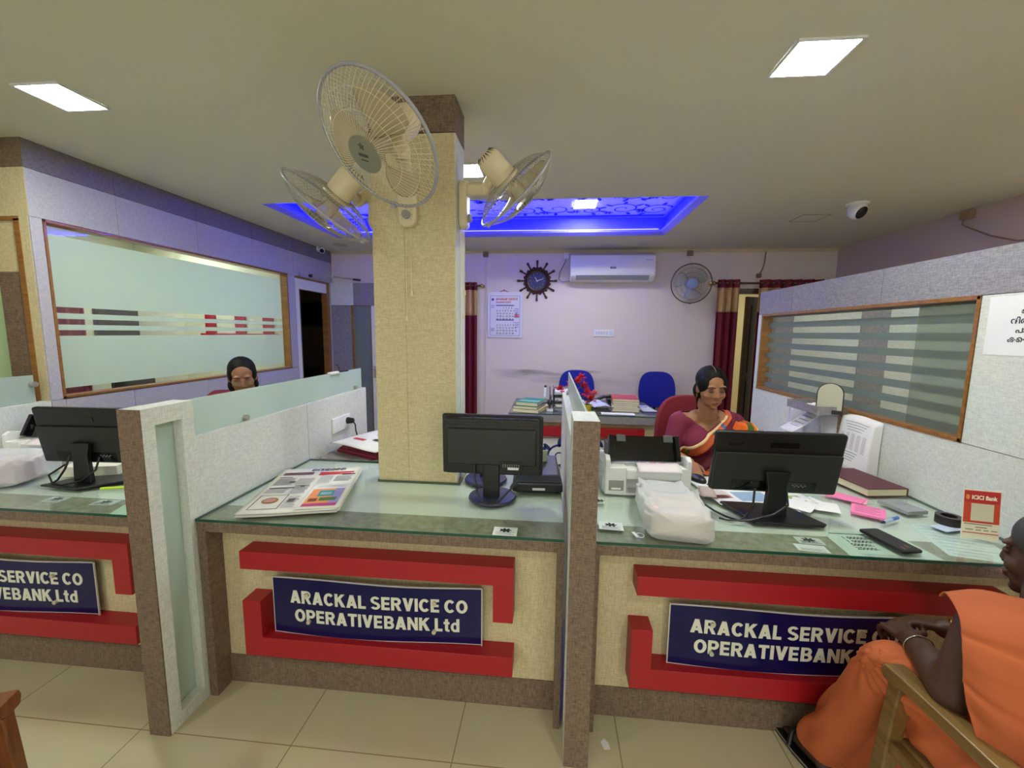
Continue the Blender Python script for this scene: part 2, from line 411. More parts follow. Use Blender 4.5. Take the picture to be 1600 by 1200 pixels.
# ------------------------------------------------------------------ heavy block lettering for the name boards
def heavy_letters(s, gap=.10):
    """flat glyph pieces (polygons) for a heavy sans serif; cap height 1. returns (polygons, width)"""
    w, hb = .25, .19
    def arc(cx, cy, rx, ry, a0, a1, tx=w, ty=hb, n=18):
        out = []
        for i in range(n):
            q0, q1 = math.radians(a0+(a1-a0)*i/n), math.radians(a0+(a1-a0)*(i+1)/n)
            out.append([(cx+rx*math.cos(q0), cy+ry*math.sin(q0)), (cx+rx*math.cos(q1), cy+ry*math.sin(q1)), (cx+(rx-tx)*math.cos(q1), cy+(ry-ty)*math.sin(q1)), (cx+(rx-tx)*math.cos(q0), cy+(ry-ty)*math.sin(q0))])
        return out
    def R(x0, x1, y0, y1): return [[(x0, y0), (x1, y0), (x1, y1), (x0, y1)]]
    def Dg(x0, x1, y0=0, y1=1, ww=.29): return [[(x0, y0), (x0+ww, y0), (x1+ww, y1), (x1, y1)]]
    G = {
        'A': (Dg(0, .30)+[[(.61, 0), (.90, 0), (.60, 1), (.31, 1)]]+R(.2, .7, .17, .35), .90),
        'R': (R(0, w, 0, 1)+R(w, .46, .81, 1)+R(w, .46, .40, .58)+arc(.46, .70, .34, .30, -90, 90)+[[(.33, .42), (.58, .46), (.84, 0), (.56, 0)]], .84),
        'P': (R(0, w, 0, 1)+R(w, .44, .81, 1)+R(w, .44, .35, .54)+arc(.44, .675, .34, .325, -90, 90), .78),
        'C': (arc(.45, .5, .45, .5, 42, 318, .26, .20, 28), .84),
        'O': (arc(.46, .5, .46, .5, 0, 360, .26, .20, 36), .92),
        'K': (R(0, w, 0, 1)+[[(.22, .36), (.22, .66), (.54, 1), (.86, 1)]]+[[(.56, 0), (.88, 0), (.50, .64), (.30, .45)]], .88),
        'L': (R(0, w, 0, 1)+R(w, .62, 0, .2), .62),
        'E': (R(0, w, 0, 1)+R(w, .68, 0, .2)+R(w, .68, .8, 1)+R(w, .64, .41, .59), .70),
        'S': (arc(.40, .72, .38, .28, 28, 262, .24, .17, 20)+arc(.40, .28, .40, .28, 82, -152, .24, .17, 20)+[[(.30, .47), (.45, .62), (.52, .53), (.36, .38)]], .80),
        'V': ([[(0, 1), (.29, 1), (.57, 0), (.31, 0)]]+[[(.59, 1), (.88, 1), (.57, 0), (.31, 0)]], .88),
        'I': (R(0, w, 0, 1), w), 'T': (R(0, .76, .8, 1)+R(.255, .505, 0, .8), .76),
        'B': (R(0, w, 0, 1)+R(w, .44, .82, 1)+R(w, .46, .42, .58)+R(w, .46, 0, .18)+arc(.44, .72, .33, .28, -90, 90, .24, .17)+arc(.46, .29, .36, .29, -90, 90, .25, .18), .82),
        'N': (R(0, w, 0, 1)+R(.60, .60+w, 0, 1)+[[(0, 1), (.25, 1), (.85, 0), (.60, 0)]], .85),
        't': (R(.12, .36, .12, .97)+R(0, .48, .58, .75)+arc(.36, .16, .24, .16, 180, 290, .24, .16, 8)+R(.30, .48, 0, .15), .48),
        'd': (R(.46, .70, 0, 1)+arc(.35, .36, .35, .37, 0, 360, .22, .17, 28), .70)}
    polys, x = [], 0
    for ch in s:
        if ch == ' ': x += .30; continue
        if ch == '|': x += .05; continue
        g, wd = G[ch]
        polys += [[(px_+x, py_) for px_, py_ in p] for p in g]; x += wd+gap
    return polys, x-gap
# ------------------------------------------------------------------ the room shell
CZ = 2.62; YB = 5.65; XL = -3.03; XP = 1.74; XR = 3.48
b = MB(); b.box(-6.2, 5.2, -3.4, 9.2, -0.1, 0.0); struct(b.build('floor', floor_m))
HX0, HX1, HY0, HY1 = -2.50, 1.20, 3.535, 4.86
b = MB()
b.box(-6.2, 5.2, -3.4, HY0, CZ, CZ+.05); b.box(-6.2, 5.2, HY1, 9.2, CZ, CZ+.05)
b.box(-6.2, HX0, HY0, HY1, CZ, CZ+.05); b.box(HX1, 5.2, HY0, HY1, CZ, CZ+.05)
ceiling = struct(b.build('ceiling', ceil_m))
# recessed blue cove
wcove = mat('cove_white_paint', (226, 226, 226), 0.6)
pat_blue = mat('cove_pattern_paint', (30, 28, 92), 0.6)
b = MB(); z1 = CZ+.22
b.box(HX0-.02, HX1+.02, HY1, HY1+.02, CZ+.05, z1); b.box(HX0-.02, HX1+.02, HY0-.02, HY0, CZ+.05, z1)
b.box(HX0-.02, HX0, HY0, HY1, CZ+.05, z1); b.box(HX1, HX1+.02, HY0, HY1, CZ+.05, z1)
struct(b.build('cove_sides', mat('cove_blue_glow_tint', (74, 74, 226), .6), ceiling))  # blue LED glow on the sides is painted into their colour
b = MB(); b.box(HX0-.02, HX1+.02, HY0-.02, HY1+.02, z1, z1+.03); struct(b.build('cove_panel', wcove, ceiling))
b = MB(); Mc = Matrix(((1, 0, 0, 0), (0, 1, 0, 0), (0, 0, 1, z1-.003), (0, 0, 0, 1)))
rnd = random.Random(3)
for i in range(11):
    for j in range(3):
        cx = HX0+.2+i*.335+rnd.uniform(-.05, .05); cy = HY0+.2+j*.44+rnd.uniform(-.06, .06)
        scroll(b, Mc, cx, cy, rnd.uniform(.12, .18), rnd.uniform(1.2, 1.7), .022, rnd.uniform(0, 6), rnd.choice((-1, 1)))
        for k in range(6):
            a = k*PI/3; leaf(b, Mc, cx+.2+.03*math.cos(a), cy+.1+.03*math.sin(a), .024, .012, a)
struct(b.build('cove_floral_pattern', pat_blue, ceiling))
# chamfered lip of the cove
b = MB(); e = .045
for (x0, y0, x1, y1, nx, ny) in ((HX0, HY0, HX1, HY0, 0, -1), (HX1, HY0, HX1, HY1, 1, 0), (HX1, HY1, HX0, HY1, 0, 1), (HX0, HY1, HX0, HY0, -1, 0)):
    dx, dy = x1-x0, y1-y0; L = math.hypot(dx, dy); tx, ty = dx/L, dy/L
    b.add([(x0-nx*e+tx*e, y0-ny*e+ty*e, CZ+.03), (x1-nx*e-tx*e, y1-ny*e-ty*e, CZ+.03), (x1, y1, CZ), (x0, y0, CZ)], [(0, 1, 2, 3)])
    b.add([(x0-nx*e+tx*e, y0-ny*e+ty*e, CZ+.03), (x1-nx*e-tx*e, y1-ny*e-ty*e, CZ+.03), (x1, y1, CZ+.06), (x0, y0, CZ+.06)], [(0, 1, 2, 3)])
struct(b.build('cove_lip', mat('cove_lip_glow_tint', (128, 122, 226), .6), ceiling))  # violet-blue colour stands in for LED light on the lip
b = MB(); q = .02; zz = CZ+.185
b.box(HX0+q, HX1-q, HY1-q, HY1-q+.008, zz, zz+.012); b.box(HX0+q, HX1-q, HY0+q-.008, HY0+q, zz, zz+.012)
b.box(HX0+q-.008, HX0+q, HY0+q, HY1-q, zz, zz+.012); b.box(HX1-q, HX1-q+.008, HY0+q, HY1-q, zz, zz+.012)
tag(b.build('led_strip', led_blue), 'glowing blue light strip high up round the ceiling cove', 'light strip')
# ledge light: strips on the lip; an added upstand keeps their light to the upper walls
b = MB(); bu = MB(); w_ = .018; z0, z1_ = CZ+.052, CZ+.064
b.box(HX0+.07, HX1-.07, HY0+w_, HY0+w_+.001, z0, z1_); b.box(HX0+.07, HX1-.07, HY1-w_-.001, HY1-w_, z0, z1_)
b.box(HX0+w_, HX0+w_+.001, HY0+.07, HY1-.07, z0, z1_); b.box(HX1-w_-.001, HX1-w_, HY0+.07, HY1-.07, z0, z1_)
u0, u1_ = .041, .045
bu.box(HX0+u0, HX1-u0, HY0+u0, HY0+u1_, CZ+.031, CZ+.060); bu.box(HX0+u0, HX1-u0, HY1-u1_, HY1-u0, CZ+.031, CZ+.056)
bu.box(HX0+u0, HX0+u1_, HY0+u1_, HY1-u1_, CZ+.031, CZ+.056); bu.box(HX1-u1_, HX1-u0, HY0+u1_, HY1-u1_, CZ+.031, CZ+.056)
tag(b.build('led_strip', led_ledge), 'glowing blue light strip lying on the low ledge of the ceiling cove', 'light strip')
struct(bu.build('cove_light_baffle', mat('cove_lip_glow_tint', (128, 122, 226), .6), ceiling))  # added to block the strips' downward light; LED tint painted in

# walls
ox0, ox1, oz = 2.22, 3.30, 2.13
b = MB(); b.box(-3.03, ox0, YB, YB+.1, 0, CZ); b.box(ox0, ox1, YB, YB+.1, oz, CZ); b.box(ox1, XR+.1, YB, YB+.1, 0, CZ)
struct(b.build('wall_back', wall_m))
b = MB(); b.box(XR, XR+.1, -3.4, YB, 0, CZ); struct(b.build('wall_right', wall2_m))
cornice_m = mat('cornice_paint', (206, 192, 158), 0.6, var=0.02)
b = MB(); b.box(-3.03, XR, YB-.012, YB, CZ-.035, CZ); struct(b.build('trim_1', cornice_m))
# lobby walls behind the camera, with an open street front
b = MB(); b.box(-6.2, -6.1, -3.4, 9.2, 0, CZ); b.box(-6.2, -3.6, -3.4, -3.3, 0, CZ); b.box(3.0, 5.2, -3.4, -3.3, 0, CZ); b.box(-6.2, 5.2, -3.4, -3.3, 2.35, CZ)
struct(b.build('wall_front', lobby_m))
# back room beyond the curtained doorway
yellow_room = mat('back_room_paint', (226, 208, 160), 0.7, var=0.03)
b = MB(); b.box(1.2, 4.6, 8.2, 8.3, 0, CZ); b.box(1.2, 1.3, YB+.1, 8.2, 0, CZ); b.box(4.5, 4.6, YB+.1, 8.2, 0, CZ)
struct(b.build('wall_back_room', yellow_room))
b = MB(); b.box(ox0, ox0+.05, YB-.01, YB+.11, 0, oz); b.box(ox1-.05, ox1, YB-.01, YB+.11, 0, oz); b.box(ox0, ox1, YB-.01, YB+.11, oz-.06, oz)
d1 = struct(b.build('door_1', darkwood, None, .004))
Md = rotz(2.53, 5.80, 0, math.radians(28))
b = MB(Md); b.box(0, .80, 0, .04, 0.01, 2.05)
b.box(.08, .72, -.008, .0, .12, .95); b.box(.08, .72, -.008, 0, 1.06, 1.94)
struct(b.build('door_leaf', darkwood, d1, .004))

# pillar standing through the middle counter
PX0, PX1, PY0, PY1 = -.870, -.465, 2.016, 2.212
b = MB(); b.box(PX0, PX1, PY0, PY1, 0, 2.46); pil = struct(b.build('pillar', cream, None, .002))
b = MB(); b.box(PX1, PX1+.003, PY0+.004, PY1-.002, .79, 2.46); struct(b.build('pillar_side_panel', white_linen, pil))
b = MB(); b.box(PX0-.004, PX1+.004, PY0-.004, PY1+.004, 2.462, CZ); struct(b.build('pillar_capital_band', brown, pil))
b = MB(); b.box(-.7105, -.7095, PY0-.0006, PY0, .79, 2.2); struct(b.build('pillar_joint_line', dark_linen, pil))
for i, dy in enumerate((.09, .12, .15)):
    b = MB(); b.box(PX1+.003, PX1+.013, PY0+dy, PY0+dy+.016, .79, 2.05); struct(b.build('cable_trunking', white_pl, pil, .002))

# left cabin wall: panels on a core, window, doorway
wl = []
b = MB(); b.box(XL-.075, XL-.012, 2.27, 4.80, 0, 1.10); b.box(XL-.075, XL-.012, 2.27, 5.65, 2.19, CZ)
b.box(XL-.075, XL-.012, 2.27, 2.315, 1.1, 2.19); b.box(XL-.075, XL-.012, 4.65, 4.79, 1.1, 2.19); b.box(XL-.075, XL-.012, 5.56, 5.65, 0, 2.19)
wall_left = struct(b.build('wall_left', dark_linen))
def panel(y0, y1, z0, z1, m, nm):
    b = MB(); b.box(XL-.012, XL, y0+.0015, y1-.0015, z0+.0015, z1-.0015); struct(b.build(nm, m, wall_left))
sy = [2.255, 2.765, 3.435, 4.10, 4.775, 5.65]
for i in range(5):
    panel(sy[i], sy[i+1], 2.46, CZ, dark_linen, 'top_band_panel'); panel(sy[i], sy[i+1], 2.19, 2.46, left_linen, 'upper_panel')
for a, c in ((2.255, 2.33), (2.33, 2.765), (2.765, 3.435), (3.435, 4.10), (4.10, 4.80)): panel(a, c, 0, 1.105, left_linen, 'lower_panel')
panel(2.255, 2.318, 1.105, 2.19, left_linen, 'window_post_panel'); panel(4.652, 4.795, 1.105, 2.19, left_linen, 'window_post_panel')
panel(5.565, 5.65, 0, 2.19, left_linen, 'door_post_panel')
WY0, WY1, WZ0, WZ1 = 2.318, 4.652, 1.108, 2.188
b = MB(); t = .016
b.box(XL-.08, XL+.004, WY0, WY0+t, WZ0, WZ1); b.box(XL-.08, XL+.004, WY1-t, WY1, WZ0, WZ1)
b.box(XL-.08, XL+.004, WY0, WY1, WZ0, WZ0+t); b.box(XL-.08, XL+.004, WY0, WY1, WZ1-t, WZ1)
win = struct(b.build('window_1', oak, None, .002))
b = MB(); b.box(XL-.058, XL-.052, WY0+t, WY1-t, WZ0+t, WZ1-t); struct(b.build('window_pane', mirror_glass, win))
b = MB(); fx0, fx1 = XL-.0515, XL-.051
for a, c in ((1.165, 1.497), (1.533, 1.568), (1.604, 1.640), (1.678, 2.118)): b.box(fx0, fx1, WY0+t, WY1-.06, a, c)
struct(b.build('window_frosted_film', frost, win))
# front face of the cabin, seen at the far left
fy = 2.255
b = MB(); b.box(-3.10, XL-.012, fy, fy+.07, 0, 2.19); b.box(-5.6, XL-.002, fy, fy+.07, 2.19, 2.46); b.box(-5.6, -3.30, fy, fy+.07, 0, .2)
wcf = struct(b.build('wall_cabin_front', cream))
b = MB(); b.box(-5.6, XL-.001, fy-.001, fy+.07, 2.462, CZ); struct(b.build('cabin_front_band', brown, wcf))
b = MB(); b.box(-3.135, -3.10, fy-.004, fy+.07, 0, 2.175); b.box(-5.6, -3.10, fy-.004, fy+.07, 2.165, 2.188)
struct(b.build('cabin_front_frame', oak, wcf))
b = MB(); b.box(-5.6, -3.135, fy+.005, fy+.06, 1.875, 2.165); struct(b.build('cabin_front_head_panel', cream, wcf))
b = MB(); b.box(-3.29, -3.135, fy+.006, fy+.06, 0, 1.875); struct(b.build('cabin_front_post', brown, wcf))
b = MB(); b.box(-5.6, -3.29, fy+.03, fy+.036, .2, 1.875); struct(b.build('cabin_front_glass', frosted('cabin_glass', (206, 222, 190), 0.15), wcf))
# cabin interior
cab_m = mat('cabin_wall_paint', (214, 210, 190), 0.6, var=0.03)
b = MB(); b.box(-5.1, -5.0, 2.33, 4.80, 0, CZ); b.box(-5.1, XL-.08, 4.72, 4.80, 0, CZ); struct(b.build('wall_cabin', cab_m))
# corridor behind the left doorway (unlit store)
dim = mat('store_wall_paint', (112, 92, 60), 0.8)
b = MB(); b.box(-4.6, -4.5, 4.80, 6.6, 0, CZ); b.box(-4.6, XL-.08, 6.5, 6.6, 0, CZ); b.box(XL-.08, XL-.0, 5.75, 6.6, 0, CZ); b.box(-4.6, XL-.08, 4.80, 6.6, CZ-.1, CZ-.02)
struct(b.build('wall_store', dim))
b = MB(); b.box(XL-.08, XL+.003, 5.50, 5.56, 0, 2.185); b.box(XL-.08, XL+.003, 4.80, 5.56, 2.165, 2.188)
d2 = struct(b.build('door_2', oak, None, .003))
b = MB(); b.box(XL-.07, XL-.004, 4.80, 4.875, 0, 2.165); b.box(XL-.07, XL-.006, 4.875, 5.50, 2.045, 2.165); struct(b.build('door_jamb', white_lam, d2, .002))
b = MB(); b.box(XL-.07, XL-.005, 4.875, 4.895, 0, 2.045); struct(b.build('door_stop', darkwood, d2))
# low end partition beside the doorway on the back wall
yy = YB-.05
b = MB(); b.box(XL+.001, -2.71, yy, YB-.001, 1.895, 2.195); b.box(XL+.001, -2.99, yy, YB-.001, 0, .4)
we = struct(b.build('wall_end', white_linen))
b = MB(); b.box(-2.71, -1.30, yy, YB-.001, 1.895, 2.195); struct(b.build('end_grey_panel', grey_linen, we))
b = MB(); b.box(XL+.001, -2.745, yy-.002, YB-.001, 0, 1.89); struct(b.build('end_side_panel', grey_linen, we))
b = MB(); b.box(-2.745, -2.715, yy-.006, YB-.001, 0, 1.89); b.box(-2.475, -2.462, yy-.006, YB-.001, 0, 1.89); b.box(-2.745, -2.462, yy-.006, YB-.001, 1.885, 1.897)
d3 = struct(b.build('door_3', oak, None, .002))
b = MB(); b.box(-2.715, -2.475, yy+.01, yy+.016, 0, 1.885); struct(b.build('door_glass', frosted('door_frost', (160, 172, 164), 0.1), d3))
b = MB(); b.box(-2.46, -1.62, yy-.008, YB-.002, 0, 1.89); d4 = struct(b.build('door_4', white_lam, None, .002))
b = MB(); b.box(-2.44, -2.38, yy-.05, yy-.03, 1.02, 1.035); b.box(-2.44, -2.425, yy-.03, yy-.008, 1.02, 1.035); b.box(-2.445, -2.41, yy-.012, yy-.008, .9, 1.07)
struct(b.build('door_handle', steel, d4))

# right cabin partition (full length, 1.9 m high)
RY0, RY1 = 1.05, 3.76
b = MB(); b.box(XP+.012, XP+.07, RY0, RY1, 0, 1.11); b.box(XP+.012, XP+.07, RY0, RY1, 1.722, 1.905)
b.box(XP+.012, XP+.07, RY0, 1.905, 1.11, 1.722); b.box(XP+.012, XP+.07, 3.70, RY1, 1.11, 1.722)
wr = struct(b.build('wall_partition_right', grey_linen))
def rpanel(y0, y1, z0, z1, m, nm):
    b = MB(); b.box(XP, XP+.012, y0+.0015, y1-.0015, z0+.0015, z1-.0015); struct(b.build(nm, m, wr))
ry = [RY0, 1.25, 2.44, 3.28, RY1]
for i in range(4): rpanel(ry[i], ry[i+1], 1.722, 1.908, grey_linen, 'top_band_panel')
for a, c in ((RY0, RY1),): rpanel(a, c, .0, 1.108, white_linen, 'lower_panel')
rpanel(RY0, 1.905, 1.108, 1.722, white_linen, 'side_panel'); rpanel(3.70, RY1, 1.108, 1.722, white_linen, 'side_panel')
b = MB(); t = .017; a0, a1, c0, c1 = 1.905, 3.70, 1.108, 1.722
b.box(XP-.004, XP+.08, a0, a0+t, c0, c1); b.box(XP-.004, XP+.08, a1-t, a1, c0, c1); b.box(XP-.004, XP+.08, a0, a1, c0, c0+t); b.box(XP-.004, XP+.08, a0, a1, c1-t, c1)
win2 = struct(b.build('window_2', oak, None, .002))
b = MB(); b.box(XP+.050, XP+.056, a0+t, a1-t, c0+t, c1-t); struct(b.build('window_pane', clear, win2))
b = MB()
for k in range(8):
    z = 1.128+k*.0808; b.box(XP+.0485, XP+.0495, a0+t, a1-t, z, min(z+.040, c1-t))
struct(b.build('window_frosted_stripes', frost_grey, win2))
b = MB(); b.box(XP+.045, XP+.046, a0+t, 2.25, c0+t, c1-t); struct(b.build('window_haze_film', frost_thin, win2))
b = MB(); b.box(XP+.07, XR, RY1, RY1+.06, 0, 1.9); wcr = struct(b.build('wall_cabin_right', white_linen))
for x0, x1 in ((XP+.07, 2.02), (2.55, 2.77)):
    b = MB(); b.box(x0, x1, RY1-.006, RY1, 0, 1.9); struct(b.build('grey_strip_panel', grey_linen, wcr))
# ------------------------------------------------------------------ ceiling lamps
def ceiling_lamp(x, y, z, label, s=.235, group='square ceiling lamps'):
    t = thing('ceiling_lamp', label, 'ceiling lamp', (x, y, z), group)
    b = MB(); h = s/2; w = .012
    for (x0, x1, y0, y1) in ((-h, h, -h, -h+w), (-h, h, h-w, h), (-h, -h+w, -h+w, h-w), (h-w, h, -h+w, h-w)): b.box(x+x0, x+x1, y+y0, y+y1, z-.008, z)
    b.build('frame', white_pl, t, .002)
    b = MB(); b.box(x-h+w, x+h-w, y-h+w, y+h-w, z-.005, z-.001); b.build('diffuser', lamp_m, t)
    return t
lamp0 = ceiling_lamp(-2.30, 1.90, CZ, 'lit square ceiling lamp at the left, above the left cabin corner')
copy_tree(lamp0, (.985, 1.862, CZ), 'lit square ceiling lamp at the right, nearest and largest of the lamps', 'square ceiling lamps')
copy_tree(lamp0, (-.60, 2.90, CZ), 'lit square ceiling lamp half hidden behind the pillar', 'square ceiling lamps')
copy_tree(lamp0, (.308, 4.45, CZ+.217), 'lit square ceiling lamp inside the blue ceiling cove', 'square ceiling lamps')
for i, (x, y) in enumerate(((-2.3, -.6), (.985, -.6), (-.6, -1.9))):  # unseen lamps added to brighten the public side
    copy_tree(lamp0, (x, y, CZ), 'lit square ceiling lamp added unseen over the public side of the hall', 'square ceiling lamps')
copy_tree(lamp0, (-4.1, 3.0, CZ), 'lit square ceiling lamp inside the left glass cabin, nearer the front', 'square ceiling lamps')
copy_tree(lamp0, (-4.1, 4.2, CZ), 'lit square ceiling lamp added unseen inside the left glass cabin, nearer the back', 'square ceiling lamps')  # second cabin lamp, added to brighten the frosted window
copy_tree(lamp0, (3.2, 2.3, CZ), 'lit square ceiling lamp added unseen inside the right glass cabin', 'square ceiling lamps')  # added light for the cabin, kept out of view
copy_tree(lamp0, (3.0, 7.0, CZ), 'lit square ceiling lamp in the room beyond the curtains', 'square ceiling lamps')

# ------------------------------------------------------------------ service counters
ZT = .778; GZ = .791
def counter(x0, x1, legs, label, sx, sx1, bar, rise, right_drop=True, name_label=''):
    t = thing('service_counter', label, 'counter', ((x0+x1)/2, 1.9, 0), 'service counters in a row')
    b = MB(); b.box(x0, x1, 1.572, 1.60, .13, .74); b.build('front_panel', cream, t)
    b = MB(); b.box(x0, x1, 1.566, 1.602, 0, .13); b.build('plinth', brown, t, .002)
    for lx0, lx1 in legs:
        b = MB(); b.box(lx0, lx1, 1.486, 1.572, 0, .74); b.build('leg', brown, t, .002)
    b = MB(); b.box(x0, x1, 1.484, 1.60, .737, ZT-.0012); b.build('fascia', brown, t, .002)
    b = MB(); b.box(x0, x1, 1.4845, 1.60, ZT-.0012, ZT); b.build('fascia_top', band_linen, t)
    b = MB()
    if x0 < PX0 < x1:      # cut out round the pillar
        b.box(x0, x1, 1.65, PY0-.006, .75, ZT); b.box(x0, PX0-.006, PY0-.006, 2.34, .75, ZT); b.box(PX1+.02, x1, PY0-.006, 2.34, .75, ZT)
    else: b.box(x0, x1, 1.65, 2.34, .75, ZT)
    b.build('worktop', white_lam, t)
    b = MB(); b.box(x0, x1, 1.60, 1.65, .75, ZT); b.build('worktop_front_band', band_linen, t)
    bx0, bx1 = bar
    yf, yb = 1.488, 1.572
    pts = [(bx0, .661), (bx0, .585), (bx1-.078, .585), (bx1-.078, .433), (bx1, .433), (bx1, .661)]
    Mx = Matrix(((1, 0, 0, 0), (0, 0, 1, 0), (0, 1, 0, 0), (0, 0, 0, 1)))
    b = MB(); b.prism(pts, yf, yb, 0, Mx); b.build('red_bracket', red, t, .0015)
    pts = [(rise, .447), (rise, .204), (bx1, .204), (bx1, .288), (rise+.078, .288), (rise+.078, .447)]
    b = MB(); b.prism(pts, yf, yb, 0, Mx); b.build('red_bracket', red, t, .0015)
    # name board on four stand-off bolts, slightly warped acrylic
    W = sx1-sx; nb = MB()
    def wy(u): return 1.528-.010*math.sin(u*PI*1.3)
    for side, off in ((0, 0.0), (1, .004)):
        pass
    def bz(u, top): return (.531+.004*math.sin(u*7)) if top else (.293-.004*math.sin(u*5))
    nu = 24; v = []; f = []
    for i in range(nu+1):
        u = i/nu; y = wy(u)
        for yy_, zz_ in ((y, bz(u, 0)), (y, bz(u, 1)), (y+.005, bz(u, 1)), (y+.005, bz(u, 0))): v.append((sx+W*u, yy_, zz_))
    for i in range(nu):
        for k in range(4): f.append((i*4+k, (i+1)*4+k, (i+1)*4+(k+1) % 4, i*4+(k+1) % 4))
    f += [(3, 2, 1, 0), (nu*4, nu*4+1, nu*4+2, nu*4+3)]
    nb.add(v, f)
    # pale cut edge
    board = nb.build('name_board', navy, t); board['label'] = 'blue acrylic name board with white lettering'
    rim = MB()
    for i in range(nu):
        for top in (0, 1):
            u0, u1 = i/nu, (i+1)/nu; z0, z1 = bz(u0, top), bz(u1, top); d = .004 if top else -.004
            rim.add([(sx+W*u0, wy(u0)+.001, z0), (sx+W*u1, wy(u1)+.001, z1), (sx+W*u1, wy(u1)+.001, z1+d), (sx+W*u0, wy(u0)+.001, z0+d),
                     (sx+W*u0, wy(u0)+.007, z0), (sx+W*u1, wy(u1)+.007, z1), (sx+W*u1, wy(u1)+.007, z1+d), (sx+W*u0, wy(u0)+.007, z0+d)],
                    [(0, 1, 2, 3), (3, 2, 6, 7), (4, 7, 6, 5), (0, 4, 5, 1)])
    rim.box(sx-.004, sx, wy(0)+.001, wy(0)+.007, .288, .535); rim.box(sx+W, sx+W+.004, wy(1)+.001, wy(1)+.007, .288, .535)
    rim.build('board_edge', mat('clear_acrylic_edge', (206, 200, 196), 0.2), board)
    def line(s, xa, xb, z, cap):
        polys, wd = heavy_letters(s); k = (xb-xa)/wd; lb = MB()
        for p in polys:
            f_ = [(xa+x*k, wy((xa+x*k-sx)/W)-.0012, z+y*cap) for x, y in p]; r_ = [(x, y+.0011, z_) for x, y, z_ in f_]; n_ = len(p)
            lb.add(f_+r_, [tuple(range(n_))]+[(i, n_+i, n_+(i+1) % n_, (i+1) % n_) for i in range(n_)])
        lb.build('lettering', letter, board)
    line('ARACKAL SERVICE CO', sx+.075*W/.87, sx+.815*W/.87, .428, .056)
    line('OPERATIVE|BANK Ltd', sx+.092*W/.87, sx+.782*W/.87, .346, .056)
    for bu, bz_ in ((.175, .470), (.785, .470), (.178, .352), (.782, .346)):
        X = sx+W*bu; y = wy(bu)
        m = MB(); m.cyl((X, y-.012, bz_), (X, 1.573, bz_), .0085, n=16); m.build('stand_off_bolt', bolt_m, board, .001, 40)
    return t
def glass_top(x0, x1, label):
    b = MB()
    if x0 < PX0 < x1:
        p = [(x0, 1.482), (x1, 1.482), (x1, 2.30), (PX1+.018, 2.30), (PX1+.018, PY0-.004), (PX0-.004, PY0-.004), (PX0-.004, 2.30), (x0, 2.30)]
        b.prism(p, ZT+.0012, GZ)
    else: b.box(x0, x1, 1.482, 2.30, ZT+.0012, GZ, 0)
    o = b.build('glass_sheet', [clear_green, edge_green])
    for p in o.data.polygons:
        if abs(p.normal.z) < .5: p.material_index = 1
    return tag(o, label, 'glass top', 'glass sheets on the counters')
counter(-1.412, .066, ((-1.412, -1.376), (.040, .066)), 'middle bank counter with cream front and the whole blue name board in view', -1.128, -.255, (-1.238, -.124), -1.238)
counter(.178, 1.738, ((.178, .197), (1.70, 1.738)), 'right bank counter with a wide red bracket, behind the orange-clad customer', .475, 1.345, (.338, 1.61), .326)
counter(-3.02, -1.502, ((-3.02, -2.98), (-1.54, -1.502)), 'left bank counter cut off by the edge of the view', -2.83, -1.965, (-2.9, -1.734), -2.9)
glass_top(-1.412, .064, 'green-edged glass sheet lying on the middle counter'); glass_top(.168, 1.736, 'green-edged glass sheet lying on the right counter')
glass_top(-3.02, -1.502, 'green-edged glass sheet lying on the left counter')

# ------------------------------------------------------------------ dividers between counters
def divider(x0, x1, yf, ye, label, frontdeep, glassx):
    t = thing('counter_divider', label, 'divider', ((x0+x1)/2, yf, 0), 'dividers between the counters')
    yb = 1.522; zt = 1.268
    # hollow end post: brown front edge, pale frame sides, frosted inset
    b = MB(); b.box(x0, x1, yf, yf+.006, 0, zt); b.build('post_front', brown, t)
    b = MB()
    b.box(x0, x1, yf+.006, yf+.055, 0, zt); b.box(x0, x1, yb-.055, yb, 0, zt); b.box(x0, x1, yf+.055, yb-.055, zt-.065, zt); b.box(x0, x1, yf+.055, yb-.055, 0, .055)
    post = b.build('post', white_linen, t, .0012)
    xm = (x0+x1)/2
    b = MB(); b.box(xm-.004, xm+.004, yf+.055, yb-.055, .055, zt-.065); b.build('post_glass', frost_div, t)
    b = MB(); pw = .048; px0 = xm-pw/2 if glassx is None else glassx-pw/2
    xs0 = x1-.052 if glassx is None else px0
    b.box(x0+.012, x1-.002, yb, ye, .0, 1.118); b.build('panel', white_linen, t, .001)
    b = MB(); b.box(x1-.0022, x1-.0015, 2.30, 2.302, .79, 1.118); b.build('panel_joint', dark_linen, t)
    b = MB(); gx = (x0+x1)/2+.012
    b.box(gx-.004, gx+.004, yb+.004, ye-.02, 1.118, zt, 0)
    g = b.build('glass_screen', frost_div, t)
    for y in (1.83, 2.95):
        m = MB(); m.cyl((gx-.02, y, 1.135), (gx+.022, y, 1.135), .013, n=18); m.cyl((gx-.012, y, 1.118), (gx-.012, y, 1.135), .006, n=10); m.build('stand_off_bolt', steel, t, 0, 40)
    return t
divider(-1.502, -1.417, 1.300, 3.09, 'cream and brown divider post and screen left of the middle counter', None, None)
divider(.078, .164, 1.343, 3.09, 'brown-edged divider post and screen right of the middle counter', None, None)
